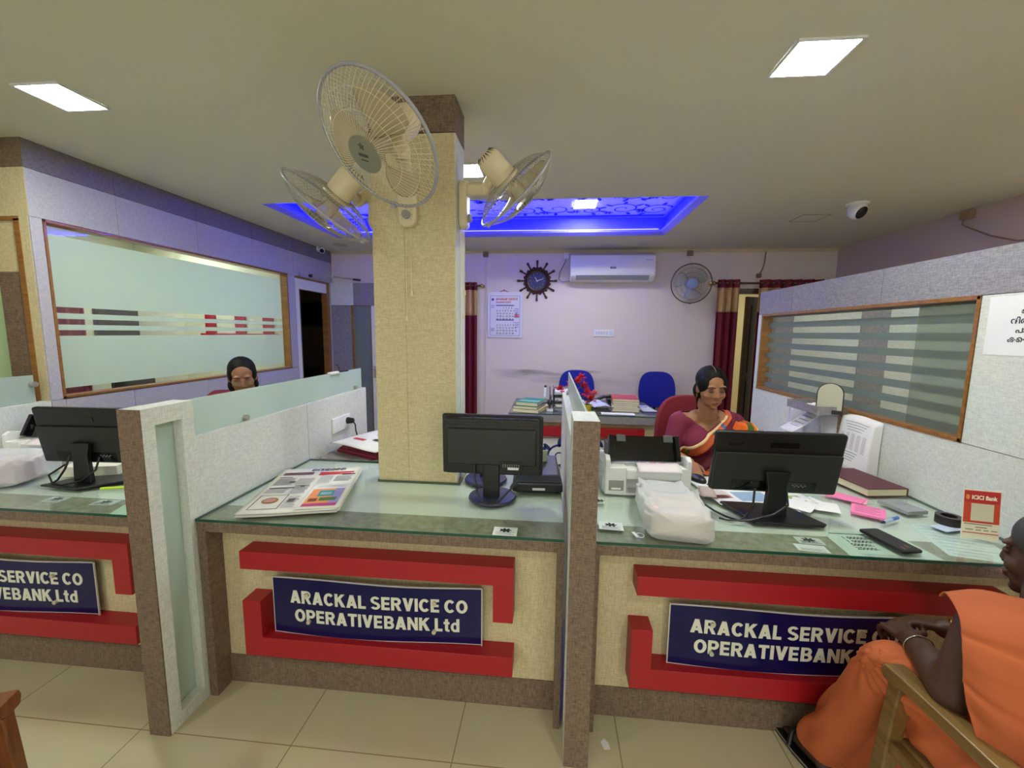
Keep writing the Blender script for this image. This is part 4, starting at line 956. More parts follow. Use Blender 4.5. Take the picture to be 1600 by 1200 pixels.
# ------------------------------------------------------------------ things on the counters
GT = GZ + .0006
def monitor(M, w, h, zc, tilt, label, style):
    """M: local frame on the counter, x right, +y towards the clerk (screen side), z up; the back faces the public"""
    t = thing('computer_monitor', label, 'monitor', M.translation, 'monitors on the counters')
    T = M @ Matrix.Translation((0, 0, zc)) @ Matrix.Rotation(tilt, 4, 'X')
    if style == 'round':
        b = MB(T); b.prism(rrect(w, h, .008), -.012, .012, 0, Matrix.Rotation(PI/2, 4, 'X'))
        b.prism(rrect(w-.02, h-.02, .02), .0, .03, 0, Matrix.Rotation(PI/2, 4, 'X') @ Matrix.Translation((0, 0, .010)))
        shell = b.build('housing', charcoal if False else black, t, .005, 40)
        b = MB(T); b.prism(rrect(w*.88, h*.60, .012), 0, .012, 0, Matrix.Rotation(PI/2, 4, 'X') @ Matrix.Translation((0, .0, .038))); b.build('rear_bulge', charcoal, t, .006, 40)
        b = MB(T)
        for r in range(3):
            for k in range(46): b.cbox((-w*.46+k*w*.92/45, -.0412, h*.355+r*.012), (.0042, .003, .006))
        b.build('vent_holes', black_gloss, shell)
        b = MB(T); b.cbox((.09, -.0515, -h*.30), (.10, .004, .045)); b.build('port_recess', black_gloss, shell)
        b = MB(T); b.cbox((.10, -.054, -h*.335), (.05, .001, .011)); b.build('label_sticker', paper, shell)
        b = MB(T)
        for k in range(8): b.cbox((.055+k*.010, -.0538, -h*.275), (.005, .0012, .004)); b.cbox((.055+k*.010, -.0538, -h*.305), (.004, .0012, .004))
        b.build('port_print', ink_soft, shell)
        b = MB(M); b.prism(rrect(.075, .03, .006), .012, zc-.03, 0, Matrix.Translation((0, -.028, 0))); b.build('stand_neck', black, t, .004, 40)
        b = MB(M); b.lathe([(.001, 0), (.108, 0), (.110, .004), (.106, .012), (.06, .018), (.001, .02)], 44); b.build('stand_base', mat('blue_grey_base', (44, 46, 66), .4), t, 0, 40)
        b = MB(M)
        b.tube([(-.075, -.045, zc-.085), (-.07, -.06, zc-.14), (-.055, -.085, .06), (-.035, -.10, .02), (0, -.105, .012), (.04, -.10, .02), (.09, -.075, .07), (.125, -.055, zc-.12), (.13, -.05, zc-.085)], .0045, 8)
        b.cyl((.095, -.072, .075), (.118, -.06, .105), .010, n=12)
        b.build('signal_cable', black, t, 0, 60)
    else:
        b = MB(T); b.prism(rrect(w, h, .012), -.012, .010, 0, Matrix.Rotation(PI/2, 4, 'X')); shell = b.build('housing', black, t, .004, 40)
        b = MB(T); b.prism(rrect(w*.985, h*.66, .01), 0, .014, 0, Matrix.Rotation(PI/2, 4, 'X') @ Matrix.Translation((0, -h*.155, .008))); b.build('rear_bulge', charcoal, t, .004, 40)
        b = MB(T); b.cbox((.02, -.0112, h*.30), (w*.22, .002, h*.085)); b.build('vent_strip', black_gloss, shell)
        b = MB(T); b.cbox((0.0, -.0225, -h*.37), (w*.66, .003, h*.16)); b.build('port_recess', black_gloss, shell)
        b = MB(T)
        for k in range(7): b.cbox((.075+k*.008, -.0245, -h*.34-(k % 2)*.006), (.006, .0012, .003))
        b.build('port_print', ink_soft, shell)
        if style == 'right':
            text('maker_lettering', 'enter', .03, black_gloss, T @ Matrix(((1, 0, 0, -w*.40), (0, 0, -1, -.0104), (0, 1, 0, h*.275), (0, 0, 0, 1))), shell)
        b = MB(M); b.prism([(-.045, .02), (.045, .02), (.036, zc-.085), (.05, zc-.02), (-.05, zc-.02), (-.036, zc-.085)], .018, .040, 0, Matrix(((1, 0, 0, 0), (0, 0, -1, .0), (0, 1, 0, -.012), (0, 0, 0, 1)))); b.build('stand_neck', black, t, .003)
        b = MB(M); b.prism([(-.105, -.105), (.155, -.105), (.175, -.085), (.10, .11), (-.16, .11), (-.17, .10)] if style == 'right' else [(-.17, -.08), (.05, -.11), (.19, .02), (.19, .06), (.10, .11), (-.12, .02)], 0, .010); b.build('stand_base', black, t, .004)
        b = MB(M)
        if style == 'right':
            b.tube([(-.085, -.03, zc-.11), (-.10, -.06, .06), (-.14, -.085, .02), (-.165, -.095, .008)], .0045, 8)
            b.tube([(.04, -.03, zc-.11), (.035, -.06, .07), (-.03, -.09, .04), (-.12, -.10, .014), (-.165, -.095, .008)], .0045, 8)
            b.tube([(-.165, -.095, .008), (-.20, -.06, .006), (-.23, .0, .006), (-.245, .06, .006)], .0045, 8)
            b.tube([(-.165, -.095, .008), (-.21, -.09, .006), (-.235, -.075, .006)], .004, 8)
        else:
            b.tube([(-.06, -.03, zc-.10), (-.07, -.05, .08), (-.10, -.06, .03), (-.13, -.06, .012)], .0045, 8)
            b.tube([(.09, -.03, zc-.10), (.085, -.05, .08), (.03, -.07, .03), (-.06, -.08, .012), (-.13, -.06, .012), (-.18, -.03, .04), (-.16, .03, .075)], .0045, 8)
        b.build('signal_cable', black, t, 0, 60)
    b = MB(T); b.cbox((0, .0125 if style == 'round' else .0125, 0), (w*.95, .001, h*.92)); b.build('screen', black_gloss, shell)
    return t
monitor(rotz(-.256, 1.845, GT, 0), .458, .278, .252, math.radians(2), 'black monitor with round base, turned away on the middle counter', 'round')
monitor(rotz(.945, 1.80, GT, math.radians(-1)), .505, .272, .232, math.radians(11), 'black monitor with flat angular base on the right counter before the sari-clad clerk', 'right')
monitor(rotz(-2.255, 1.80, GT, math.radians(3)), .455, .282, .238, math.radians(9), 'black monitor with cables on the left counter, half behind the divider post', 'left')

# printers -----------------------------------------------------------
def printer(M, label, fed=True):
    t = thing('laser_printer', label, 'printer', M.translation, 'white printers on the counters')
    w, d, h = .40, .30, .135
    b = MB(M)
    b.box(-w/2, w/2, .06, d, .0, h); b.box(-w/2, -w/2+.10, 0, .06, 0, h); b.box(w/2-.05, w/2, 0, .06, 0, h); b.box(-w/2+.10, w/2-.05, 0, .06, .075, h-.01)
    b.box(-w/2+.10, w/2-.05, .0, .06, 0, .012)
    body = b.build('body', white_pl, t, .006)
    b = MB(M); b.box(-w/2+.018, -w/2+.088, -.001, .01, .02, .07); b.build('side_bay', mat('printer_bay_grey', (150, 152, 146), .4), body)
    b = MB(M); b.box(-w/2+.03, -w/2+.075, -.004, .0, .025, .034); b.build('bay_latch', white_pl, body, .002)
    for s in (-1, 1):
        b = MB(M); x0 = s*(w/2-.012); b.prism([(.0, h-.01), (.0, h+.035), (.03, h+.05), (.20, h+.01), (.28, h-.01)], x0-.011, x0+.011, 0, Matrix(((0, 0, 1, 0), (1, 0, 0, 0), (0, 1, 0, 0), (0, 0, 0, 1)))); b.build('side_cheek', white_pl, body, .004)
    Mt = M @ Matrix.Translation((0, .085, h+.005)) @ Matrix.Rotation(math.radians(62), 4, 'X')
    b = MB(Mt); b.box(-w/2+.03, w/2-.03, 0, .125, -.006, .006); b.box(-w/2+.03, -w/2+.05, 0, .125, .006, .03); b.box(w/2-.05, w/2-.03, 0, .125, .006, .03)
    lid = b.build('open_tray', black_gloss, t, .003)
    for gx in (-w/2+.07, w/2-.10):
        b = MB(Mt); b.box(gx, gx+.045, .095, .13, .004, .012); b.build('tray_guide', mat('tray_guide_grey', (76, 78, 80), .35), lid, .002)
    b = MB(M); b.box(-w/2+.03, -w/2+.06, .10, .25, h, h+.07); b.box(-w/2+.06, w/2-.06, .14, .26, h, h+.03); b.build('feed_mechanism', black, t, .004)
    if fed:
        b = MB(M)
        def fn(u, v): return (-.05+u*.20, .09-v*.115, h-.005+.02*math.sin(v*PI*.8)-.02*v*v)
        b.grid(fn, 6, 12); p = b.build('fed_page', mat('pink_tinted_page', (232, 220, 226), .8), t, 0, 0, .001)
        b = MB(M)
        for k in range(3): b.cbox((-.02+k*.045, .03, h+.0165), (.03, .006, .001))
        b.build('page_print', mat('pink_print', (206, 90, 140), .8), p)
    return t
printer(rotz(.468, 1.955, GT, math.radians(2)), 'white printer with open black tray beside the sari-clad clerk')
printer(rotz(-2.79, 1.985, GT, math.radians(4)), 'white printer with open black tray at the far left', True)

# plastic bags --------------------------------------------------------
def plastic(name, c, alpha):
    m, nt, b = new_mat(name)
    tc = N(nt, 'ShaderNodeTexCoord'); no = N(nt, 'ShaderNodeTexNoise'); no.inputs['Scale'].default_value = 14; no.inputs['Detail'].default_value = 5; no.inputs['Distortion'].default_value = 2
    nt.links.new(tc.outputs['Object'], no.inputs['Vector'])
    bp = N(nt, 'ShaderNodeBump'); bp.inputs['Strength'].default_value = .5; bp.inputs['Distance'].default_value = .012
    nt.links.new(no.outputs[0], bp.inputs['Height']); nt.links.new(bp.outputs[0], b.inputs['Normal'])
    b.inputs['Base Color'].default_value = lin(c); b.inputs['Roughness'].default_value = .3; b.inputs['Alpha'].default_value = alpha
    return m
bag_m = plastic('milky_plastic_bag', (236, 238, 242), .55)
beige_box = mat('beige_parcel_wrap', (220, 196, 176), .7)
def bag(M, w, d, h, label, inner, seed, skew=0.0):
    t = thing('plastic_bag', label, 'plastic bag', M.translation, 'plastic bags of packets on the counters')
    rn = random.Random(seed); ph = [rn.uniform(0, 6) for _ in range(8)]
    b = MB(M)
    def shell(u, v):
        th = u*2*PI; c, s = math.cos(th), math.sin(th); p = .38
        x = math.copysign(abs(c)**p, c)*w/2; z = math.copysign(abs(s)**p, s)*h/2+h/2
        yy = v*d; tp = 1-.30*max(0, v-.55)**1.5*2-.10*(1-min(1, v*8))
        wr = .008*math.sin(9*v+5*c+ph[0])*math.sin(4*th+ph[1])+.005*math.sin(17*v+3*th+ph[2])+.004*math.sin(31*v+ph[3]+7*s)
        x = x*tp*(1+wr*4)+skew*v; z = max(.0012, z*(1-.25*max(0, v-.7))+wr*(1 if s > -.3 else 0))
        return (x, yy, z)
    nu, nv = 72, 40
    b.grid(shell, nu, nv)
    n0 = len(b.v)
    for vv in (0, 1):
        ring = [shell(i/nu, vv) for i in range(nu)]; cx = sum(p[0] for p in ring)/nu; cz = sum(p[2] for p in ring)/nu
        q = [(cx, ring[0][1]+(-.006 if vv == 0 else .02), cz)]+ring
        b.add(q, [(0, 1+i, 1+(i+1) % nu) for i in range(nu)])
    b.build('bag_skin', bag_m, t, 0, 0)
    b = MB(M); b.box(-w/2*.84, w/2*.84, .018, d*.62, .006, h*.86); b.build('wrapped_packet', inner, t, .008)
    return t
bag(rotz(.492, 1.512, GT, math.radians(-7)), .245, .40, .105, 'milky plastic bag round a beige packet at the front of the right counter', beige_box, 3, -.03)
bag(rotz(-2.66, 1.665, GT, math.radians(14)), .30, .26, .13, 'white plastic bag printed in pink at the far left of the left counter', mat('pink_packet', (206, 160, 176), .7), 5)

# newspapers ----------------------------------------------------------
def newspaper(M, w, l, label, layers, seed, rich=True):
    t = thing('newspaper', label, 'newspaper', M.translation, 'newspapers on the middle counter')
    rn = random.Random(seed)
    for k in range(layers):
        dx, dy = rn.uniform(-.006, .006), rn.uniform(-.008, .008); z = .0022+k*.0028; f = rn.uniform(0, 6)
        cut = .55 if (rich and k == layers-1) else 1.0
        b = MB(M)
        def fn(u, v): return (dx+u*w, dy+v*l*1.0, z+.0011*math.sin(u*7+f)+.0011*math.sin(v*9+f)+.0012)
        b.grid(fn, 16, 16); b.build('folded_sheet', newsprint, t, 0, 0, .0012)
    zt = .0022+(layers-1)*.0028+.0045
    def blocks(name, m, lst, dz=0.0):
        b = MB(M)
        for (x0, x1, y0, y1) in lst: b.box(x0*w, x1*w, y0*l, y1*l, zt+dz, zt+dz+.0003)
        return b.build(name, m, t)
    lines = []
    for (x0, x1, y0, y1) in ((.05, .30, .38, .46), (.33, .52, .35, .50), (.05, .28, .55, .72), (.30, .50, .55, .70), (.55, .72, .56, .74), (.74, .95, .60, .74), (.38, .52, .08, .30)):
        y = y0
        while y < y1: lines.append((x0, x1-rn.uniform(0, .03), y, y+.006)); y += .016
    blocks('body_text', ink_soft, lines)
    blocks('headline', ink, [(.06, .34, .475, .492), (.55, .93, .505, .52), (.33, .50, .515, .527), (.05, .2, .735, .748)])
    if rich:
        text('masthead', 'മനോരമ', .05, ink, M @ Matrix.Translation((.36*w, .90*l, zt)), t, 'LEFT', .0003, .001, .17)
        blocks('red_heading', ink_red, [(.50, .93, .815, .85), (.50, .90, .775, .80)])
        blocks('photograph', mat('news_photo', (110, 72, 84), .7), [(.05, .42, .80, .865), (.80, .96, .755, .79)])
        blocks('photograph_small', mat('news_photo_grey', (110, 106, 100), .7), [(.22, .29, .60, .64), (.40, .45, .49, .525), (.40, .47, .18, .24)])
        fr = [(.06, .36, .06, .065), (.06, .36, .325, .33), (.06, .068, .06, .33), (.352, .36, .06, .33)]
        blocks('framed_advert', mat('advert_frame', (92, 44, 44), .7), fr)
        b = MB(M); e = [(.21*w+.085*w*math.cos(a), .22*l+.055*l*math.sin(a)) for a in [2*PI*i/28 for i in range(28)]]; b.prism(e, zt, zt+.0004); b.build('oval_emblem', mat('advert_gold', (156, 116, 60), .7), t)
        b = MB(M); e = [(.21*w+.062*w*math.cos(a), .22*l+.037*l*math.sin(a)) for a in [2*PI*i/28 for i in range(28)]]; b.prism(e, zt+.0004, zt+.0008); b.build('oval_centre', mat('advert_rose', (196, 140, 128), .7), t)
        # folded colour advert section lying on top at the front right
        z2 = zt+.0006
        b = MB(M)
        def f2(u, v): return (w*(.55+u*.46), l*(.012+v*.50), z2+.001*math.sin(u*6)+.0015)
        b.grid(f2, 10, 10); b.build('supplement_sheet', newsprint, t, 0, 0, .0016)
        z3 = z2+.0035
        def patch(nm, c, x0, x1, y0, y1, dz=0):
            b = MB(M); b.box(x0*w, x1*w, y0*l, y1*l, z3+dz, z3+dz+.0003); b.build(nm, mat('advert_'+nm, c, .7), t)
        patch('orange', (238, 150, 84), .60, .955, .05, .40); patch('magenta', (190, 70, 130), .60, .955, .05, .10, .0003); patch('lilac', (150, 140, 196), .86, .955, .10, .40, .0003)
        patch('teal', (50, 150, 156), .69, .86, .24, .36, .0006); patch('green', (70, 120, 70), .74, .92, .15, .21, .0006); patch('brown', (130, 70, 40), .63, .72, .14, .20, .0006)
        b = MB(M)
        for yy in (.30, .275): b.box(.715*w, .835*w, yy*l, (yy+.014)*l, z3+.0009, z3+.0012)
        for yy in (.44, .465): b.box(.62*w, .93*w, yy*l, (yy+.010)*l, z3, z3+.0003)
        b.build('advert_lettering', mat('advert_white', (190, 196, 196), .7), t)
    return t
xa = Vector((.383, .101, 0)).normalized()
Mn = Matrix(((xa.x, -xa.y, 0, -1.255), (xa.y, xa.x, 0, 1.505), (0, 0, 1, GT), (0, 0, 0, 1)))
newspaper(Mn, .392, .575, 'folded newspaper with a colour advert at the left of the middle counter', 5, 4)
# side table behind the middle counter with a heap of papers
t = thing('side_table', 'grey-topped side table behind the middle counter', 'table', (-1.05, 2.7, 0))
b = MB(); b.box(-1.40, -.70, 2.36, 2.98, .745, .775); b.build('table_top', grey_linen, t, .003)
for x in (-1.38, -.74):
    for y in (2.38, 2.94): 
        b = MB(); b.box(x, x+.03, y, y+.03, 0, .745); b.build('leg', charcoal, t)
mag_cols = [(120, 24, 52), (150, 40, 66), (96, 20, 40), (140, 28, 50), (110, 30, 60)]
for k in range(5):
    M = rotz(-1.12+.008*k, 2.66, .776+.0115*k, math.radians(-28+3*k))
    tt = thing('magazine', 'maroon-edged folded magazine in the heap behind the middle counter, '+('bottom of', 'second lowest of', 'middle of', 'second topmost of', 'top maroon one of')[k]+' the heap', 'magazine', M.translation, 'heap of magazines behind the middle counter')
    b = MB(M); b.box(-.15, .20, -.24, .20, .0, .0112); b.build('pages', mat('maroon_magazine_%d' % k, mag_cols[k], .6), tt, .002)
M = rotz(-1.12, 2.66, .834, math.radians(-24)); tt = thing('newspaper', 'newspaper lying on top of the maroon magazines behind the counter', 'newspaper', M.translation)
b = MB(M); b.grid(lambda u, v: (-.17+.40*u, -.27+.52*v, .003+.004*math.sin(u*5+v*3)+.004), 14, 14); b.build('folded_sheet', newsprint, tt, 0, 0, .004)
b = MB(M); b.box(-.05, .12, .0, .12, .0135, .014); b.build('photograph', mat('news_photo_plum', (96, 60, 84), .7), tt)
b = MB(M); b.box(-.12, -.02, -.14, -.11, .0135, .014); b.build('red_band', ink_red, tt)
b = MB(M); b.box(.02, .16, -.10, -.07, .0135, .014); b.build('headline', ink, tt)

# cards and sheets under the glass -------------------------------------
ZU = ZT+.0004
def flat(M, pts, m, name, label, cat, group=None, th=.0006):
    b = MB(M); b.prism(pts, 0, th); return tag(b.build(name, m), label, cat, group)
def card2(x, y, z, w, h, rot, label, logo=True):
    M = rotz(x, y, z, rot); t = thing('printed_card', label, 'card', (x, y, z), 'printed cards on the counters')
    b = MB(M); b.box(-w/2, w/2, -h/2, h/2, 0, .0005); cd = b.build('card_sheet', mat('card_paper', (222, 228, 226), .6), t)
    b = MB(M); Mz = Matrix.Translation((0, 0, .0007))
    if logo:
        for k in range(7): leaf(b, Mz, .014*math.cos(k*.9), h*.12+.008*math.sin(k*.9), .011, .005, k*.9)
    for k in range(3): b.box(-w*.38, w*(.38-.12*(k % 2)), -h*(.12+.13*k), -h*(.12+.13*k)+.0022, .0005, .0008)
    b.build('card_print', ink if logo else ink_soft, cd)
    return t
card2(-.160, 1.520, GT, .092, .068, 0, 'white card with dark emblem on the middle counter edge')
card2(.252, 1.615, GT, .094, .070, math.radians(-3), 'white card with dark emblem on the right counter beside the divider')
card2(.992, 1.605, ZU, .092, .052, math.radians(-4), 'emblem card under the glass near the flat-based monitor, the upper of two', True)
card2(.965, 1.545, ZU+.0004, .105, .052, math.radians(-6), 'plain white card under the glass near the flat-based monitor, the lower of two', False)
card2(-2.21, 1.615, ZU, .085, .055, math.radians(4), 'white card under the left glass, further left of the two', True)
card2(-1.96, 1.61, ZU, .10, .055, math.radians(6), 'white card with dark mark under the left glass, nearer the divider post', True)
card2(.235, 1.86, GT, .045, .05, 0, 'small white tag lying beside the divider near the printer', True)
t = thing('printed_notice', 'pale green sheet under the left glass beside the divider post', 'notice', (-1.7, 1.57, ZU)); b = MB(rotz(-1.72, 1.58, ZU, math.radians(20))); b.box(-.12, .12, -.06, .06, 0, .0006); b.build('sheet', mat('pale_green_paper', (206, 232, 214), .7), t)
t = thing('rate_sheet', 'printed sheet of figures under the glass beneath the black phone', 'sheet', (1.22, 1.6, ZU))
Mr = rotz(1.222, 1.603, ZU, 0)
b = MB(Mr); b.add([(-.137, .088, .0005), (-.15, -.105, .0005), (.16, -.092, .0005), (.136, .118, .0005), (-.137, .088, 0), (-.15, -.105, 0), (.16, -.092, 0), (.136, .118, 0)], [(0, 1, 2, 3), (7, 6, 5, 4), (0, 4, 5, 1), (1, 5, 6, 2), (2, 6, 7, 3), (3, 7, 4, 0)]); rs = b.build('sheet', mat('rate_paper', (216, 232, 222), .7), t)
text('figures', '1 00000/-\n1 00000/-\n50000/-\n25000/-', .026, ink, Mr @ Matrix.Translation((-.09, .035, .0007)), rs, 'LEFT', .0002, .0006, None, 1.05)
b = MB(Mr); b.box(-.115, .02, .074, .080, .0006, .0008); b.build('heading_line', ink, rs)
b = MB(Mr)
for k in range(2): b.box(-.10, .10, -.082-.012*k, -.079-.012*k, .0006, .0008)
b.build('fine_print', ink_soft, rs)
t = thing('printed_form', 'white printed form under the glass in front of the orange payment stand', 'form', (1.58, 1.63, ZU))
Mr = rotz(1.56, 1.66, ZU, math.radians(-14)); b = MB(Mr); b.box(-.10, .11, -.14, .15, 0, .0005); rs = b.build('sheet', mat('form_paper', (220, 232, 230), .7), t)
b = MB(Mr)
for k in range(9): b.box(-.08, .08-.03*(k % 3), .12-.03*k, .1225-.03*k, .0005, .0007)
b.build('printed_lines', ink_soft, rs)
# phone
t = thing('mobile_phone', 'black mobile phone lying at the front edge of the right counter', 'phone', (1.262, 1.6, GT))
Mp = rotz(1.262, 1.603, GT, math.radians(-5)) @ Matrix(((1, -.12, 0, 0), (0, 1, 0, 0), (0, 0, 1, 0), (0, 0, 0, 1)))
Mp = rotz(1.272, 1.606, GT, math.radians(11))
b = MB(Mp); b.prism(rrect(.082, .176, .012), 0, .010); b.build('case', black, t, .003); b = MB(Mp); b.prism(rrect(.074, .166, .009), .0101, .0106); b.build('back_panel', charcoal, t)
b = MB(Mp); b.box(.004, .012, -.065, -.045, .0107, .011); b.box(-.02, -.012, -.075, -.055, .0107, .011); b.build('gold_mark', mat('copper_mark', (150, 100, 60), .3, .6), t)
# pink pads, slips
pink = mat('pink_paper', (242, 130, 178), .8); pink2 = mat('pink_paper_pale', (244, 158, 196), .8)
t = thing('note_pad', 'thick pink note pad on the right counter, the nearer of two', 'note pad', (1.385, 1.875, GT))
Mp = rotz(1.385, 1.874, GT, math.radians(-35)); b = MB(Mp); b.box(-.058, .058, -.062, .062, 0, .010); pd = b.build('pad', pink, t, .0012)
b = MB(Mp)
for k in range(5): b.box(-.045, .04-.012*(k % 2), .045-.02*k, .048-.02*k, .0101, .0104)
b.build('pad_print', mat('plum_print', (150, 66, 110), .8), pd)
t = thing('note_pad', 'fanned pink slips behind the monitor edge on the right counter', 'note pad', (1.38, 2.03, GT))
for k, a in enumerate((-48, -40)):
    Mp = rotz(1.392+.012*k, 2.04-.004*k, GT+.001+.0035*(1-k), math.radians(a)); b = MB(Mp); b.box(-.075, .075, -.042, .042, 0, .003); b.build('slip', pink if k == 0 else pink2, t)
t = thing('memo_box', 'slim grey box lying on the right counter near the partition', 'box', (1.572, 1.94, GT))
Mp = rotz(1.572, 1.942, GT, math.radians(12)); b = MB(Mp); b.box(-.05, .05, -.068, .068, 0, .016); bx = b.build('case', mat('grey_box_card', (148, 150, 152), .5), t, .002)
b = MB(Mp); b.box(-.01, .035, .0, .035, .0161, .0164); b.build('printed_label', ink_soft, bx)
t = thing('ledger_book', 'thick maroon ledger with worn pale pages by the right partition', 'book', (1.6, 2.25, GT))
Mp = rotz(1.596, 2.235, GT, math.radians(8)); b = MB(Mp); b.box(-.10, .10, -.155, .155, 0, .003); b.box(-.10, .10, -.155, .155, .035, .039); b.box(.097, .101, -.155, .155, 0, .039); b.build('cover', mat('maroon_bookcloth', (92, 38, 50), .5), t, .0015)
b = MB(Mp); b.box(-.097, .096, -.151, .151, .003, .035); b.build('page_block', mat('old_pages', (214, 204, 170), .8), t)
t = thing('marker_pen', 'short blue marker pen lying on the right counter', 'pen', (1.407, 1.785, GT))
a = Vector((1.355, 1.757, GT+.0075)); d = (Vector((1.459, 1.816, GT+.0075))-a)
b = MB(); b.cyl(a+d*.12, a+d*.62, .0075, n=14); b.build('barrel', mat('pen_barrel_pale', (170, 190, 214), .3), t, 0, 40)
b = MB(); b.cyl(a+d*.62, a+d, .0072, n=14); b.build('cap', mat('pen_blue', (70, 110, 190), .3), t, 0, 40); b = MB(); b.cyl(a, a+d*.12, .004, .0068, 12); b.build('tip', mat('pen_navy', (24, 34, 74), .3), t, 0, 40)
t = thing('tape_roll', 'dark roll of tape behind the orange payment stand', 'tape roll', (1.655, 1.80, GT))
b = MB(); b.lathe([(.026, 0), (.042, 0), (.042, .034), (.026, .034), (.026, 0)], 30, 0, Matrix.Translation((1.640, 1.80, GT)), False); b.build('tape', mat('dark_brown_tape', (44, 30, 32), .3), t, 0, 40)
t = thing('spectacle_slip', 'blue-edged paper slip under the tape roll', 'paper', (1.62, 1.76, GT)); b = MB(rotz(1.62, 1.765, GT-.0005, .3)); b.box(-.07, .05, -.03, .03, 0, .0005); b.build('slip', mat('bluish_slip', (196, 208, 232), .7), t)
# payment stand: red-orange card, the square code left blank
t = thing('payment_stand', 'upright orange bank payment stand by the right partition', 'stand', (1.62, 1.665, GT))
Ms = frame((1.578, 1.676, GT), (.98, -.19, 0), (.02, .10, 1))
b = MB(Ms); b.box(0, .112, .0, .188, -.002, .002); st = b.build('card', mat('cream_card', (238, 226, 200), .5), t)
b = MB(Ms); b.box(.002, .110, .062, .184, .0021, .0026); b.build('orange_field', mat('orange_red_print', (206, 62, 24), .45), st)
b = MB(Ms); b.box(.002, .110, .140, .184, .0027, .003); b.build('red_header', mat('deep_red_print', (190, 32, 24), .45), st)
b = MB(Ms); b.box(.024, .092, .070, .136, .0027, .0032); b.build('blank_square', mat('cream_square', (214, 204, 178), .5), st)
text('lettering', 'ICICI Bank', .021, mat('cream_print', (246, 232, 210), .5), Ms @ Matrix.Translation((.024, .152, .0031)), st, 'LEFT', .0002, .0008, .076)
b = MB(Ms); 
b.prism([(.012+.006*math.cos(a), .159+.010*math.sin(a)) for a in [2*PI*i/16 for i in range(16)]], .0031, .0034); b.build('bank_emblem', mat('emblem_orange', (236, 140, 60), .5), st)
b = MB(Ms); b.box(.002, .11, .022, .025, .0021, .0026); b.build('red_rule', mat('deep_red_print', (190, 32, 24), .45), st)
b = MB(Ms)
for (x0, x1, y0) in ((.006, .09, .055), (.04, .075, .044), (.01, .034, .034), (.042, .058, .034), (.066, .08, .034), (.088, .106, .034)): b.box(x0, x1, y0, y0+.003, .0021, .0026)
b.build('small_print', mat('grey_small_print', (120, 104, 92), .6), st)
Mb = frame((1.60, 1.70, GT), (.98, -.19, 0), (.0, -.12, 1)); b = MB(Mb); b.box(.02, .07, 0, .12, -.002, .0); b.build('rear_strut', mat('cream_card', (238, 226, 200), .5), t)
# papers in front of the clerk
t = thing('folded_papers', 'white folded papers behind the foot of the flat-based monitor', 'papers', (1.18, 1.92, GT))
for k, (x, y, a, w, h) in enumerate(((1.16, 1.935, 20, .20, .12), (1.20, 1.925, -25, .17, .12), (1.13, 1.91, 48, .14, .10))):
    Mp = rotz(x, y, GT+.0012*k, math.radians(a)); b = MB(Mp); b.grid(lambda u, v: (-w/2+w*u, -h/2+h*v, .004*abs(math.sin(u*4+k))+.0008), 8, 4); b.build('sheet', paper, t, 0, None, .0006)
t = thing('spread_newspaper', 'open colour-printed paper spread between the clerk and her monitor', 'newspaper', (.98, 2.1, GT))
Mp = rotz(.965, 2.10, GT, math.radians(8)); b = MB(Mp); b.grid(lambda u, v: (-.22+.46*u, -.19+.36*v, .0015+.002*abs(math.sin(u*6))+.001), 12, 10); sp = b.build('sheet', paper, t, 0, 0, .0008)
for nm, c, q in (('blue_picture', (150, 176, 206), (-.10, .05, -.16, -.05)), ('red_mark', (206, 60, 70), (.03, .09, -.17, -.12)), ('green_picture', (150, 176, 110), (.14, .20, -.17, -.10)), ('pink_picture', (220, 160, 176), (-.20, -.12, -.12, -.04)), ('grey_picture', (150, 150, 158), (-.10, .02, .03, .12))):
    b = MB(Mp); b.box(q[0], q[1], q[2], q[3], .0052, .0056); b.build(nm, mat('paper_'+nm, c, .7), sp)
t = thing('banknotes', 'loose bundle of pinkish notes beside the white plastic bag', 'banknotes', (.75, 2.03, GT))
for k, (x, y, a) in enumerate(((.755, 2.03, 60), (.765, 2.01, 35), (.775, 1.975, 15), (.75, 1.99, 80))):
    Mp = rotz(x, y, GT+.006+.003*k, math.radians(a)); b = MB(Mp); b.grid(lambda u, v: (-.07+.14*u, -.032+.064*v, .008*math.sin(u*PI)+.002*k), 8, 3); b.build('note', mat('note_%d' % k, ((214, 190, 180), (206, 196, 190), (220, 206, 206), (196, 176, 168))[k], .8), t, 0, 0, .0008)
t = thing('computer_mouse', 'black computer mouse under the clerk\'s hand', 'mouse', (.775, 2.19, GT))
b = MB(rotz(.775, 2.19, GT, math.radians(20))); b.ell((0, 0, .012), (.032, .058, .024), 24, 14); o = b.build('shell', black, t, 0, 0)
for v in o.data.vertices:
    if v.co.z < .0005: v.co.z = .0005
b = MB(); b.tube([(.80, 2.13, GT+.006), (.84, 2.10, GT+.012), (.85, 2.16, GT+.03), (.83, 2.24, GT+.02), (.80, 2.32, GT+.008)], .0022, 6); b.build('cable', black, t, 0, 60)
t = thing('paper_ring', 'small white ring tag near the front edge of the right counter', 'ring', (.35, 1.545, GT)); b = MB(); b.tube([(.352+.014*math.cos(a), 1.545+.018*math.sin(a), GT+.002) for a in [2*PI*i/20 for i in range(20)]], .0016, 6, 0, False, True); b.build('ring', paper, t); b = MB(rotz(.335, 1.55, GT, .3)); b.box(-.006, .006, -.02, .02, 0, .002); b.build('tag_slip', paper, t)
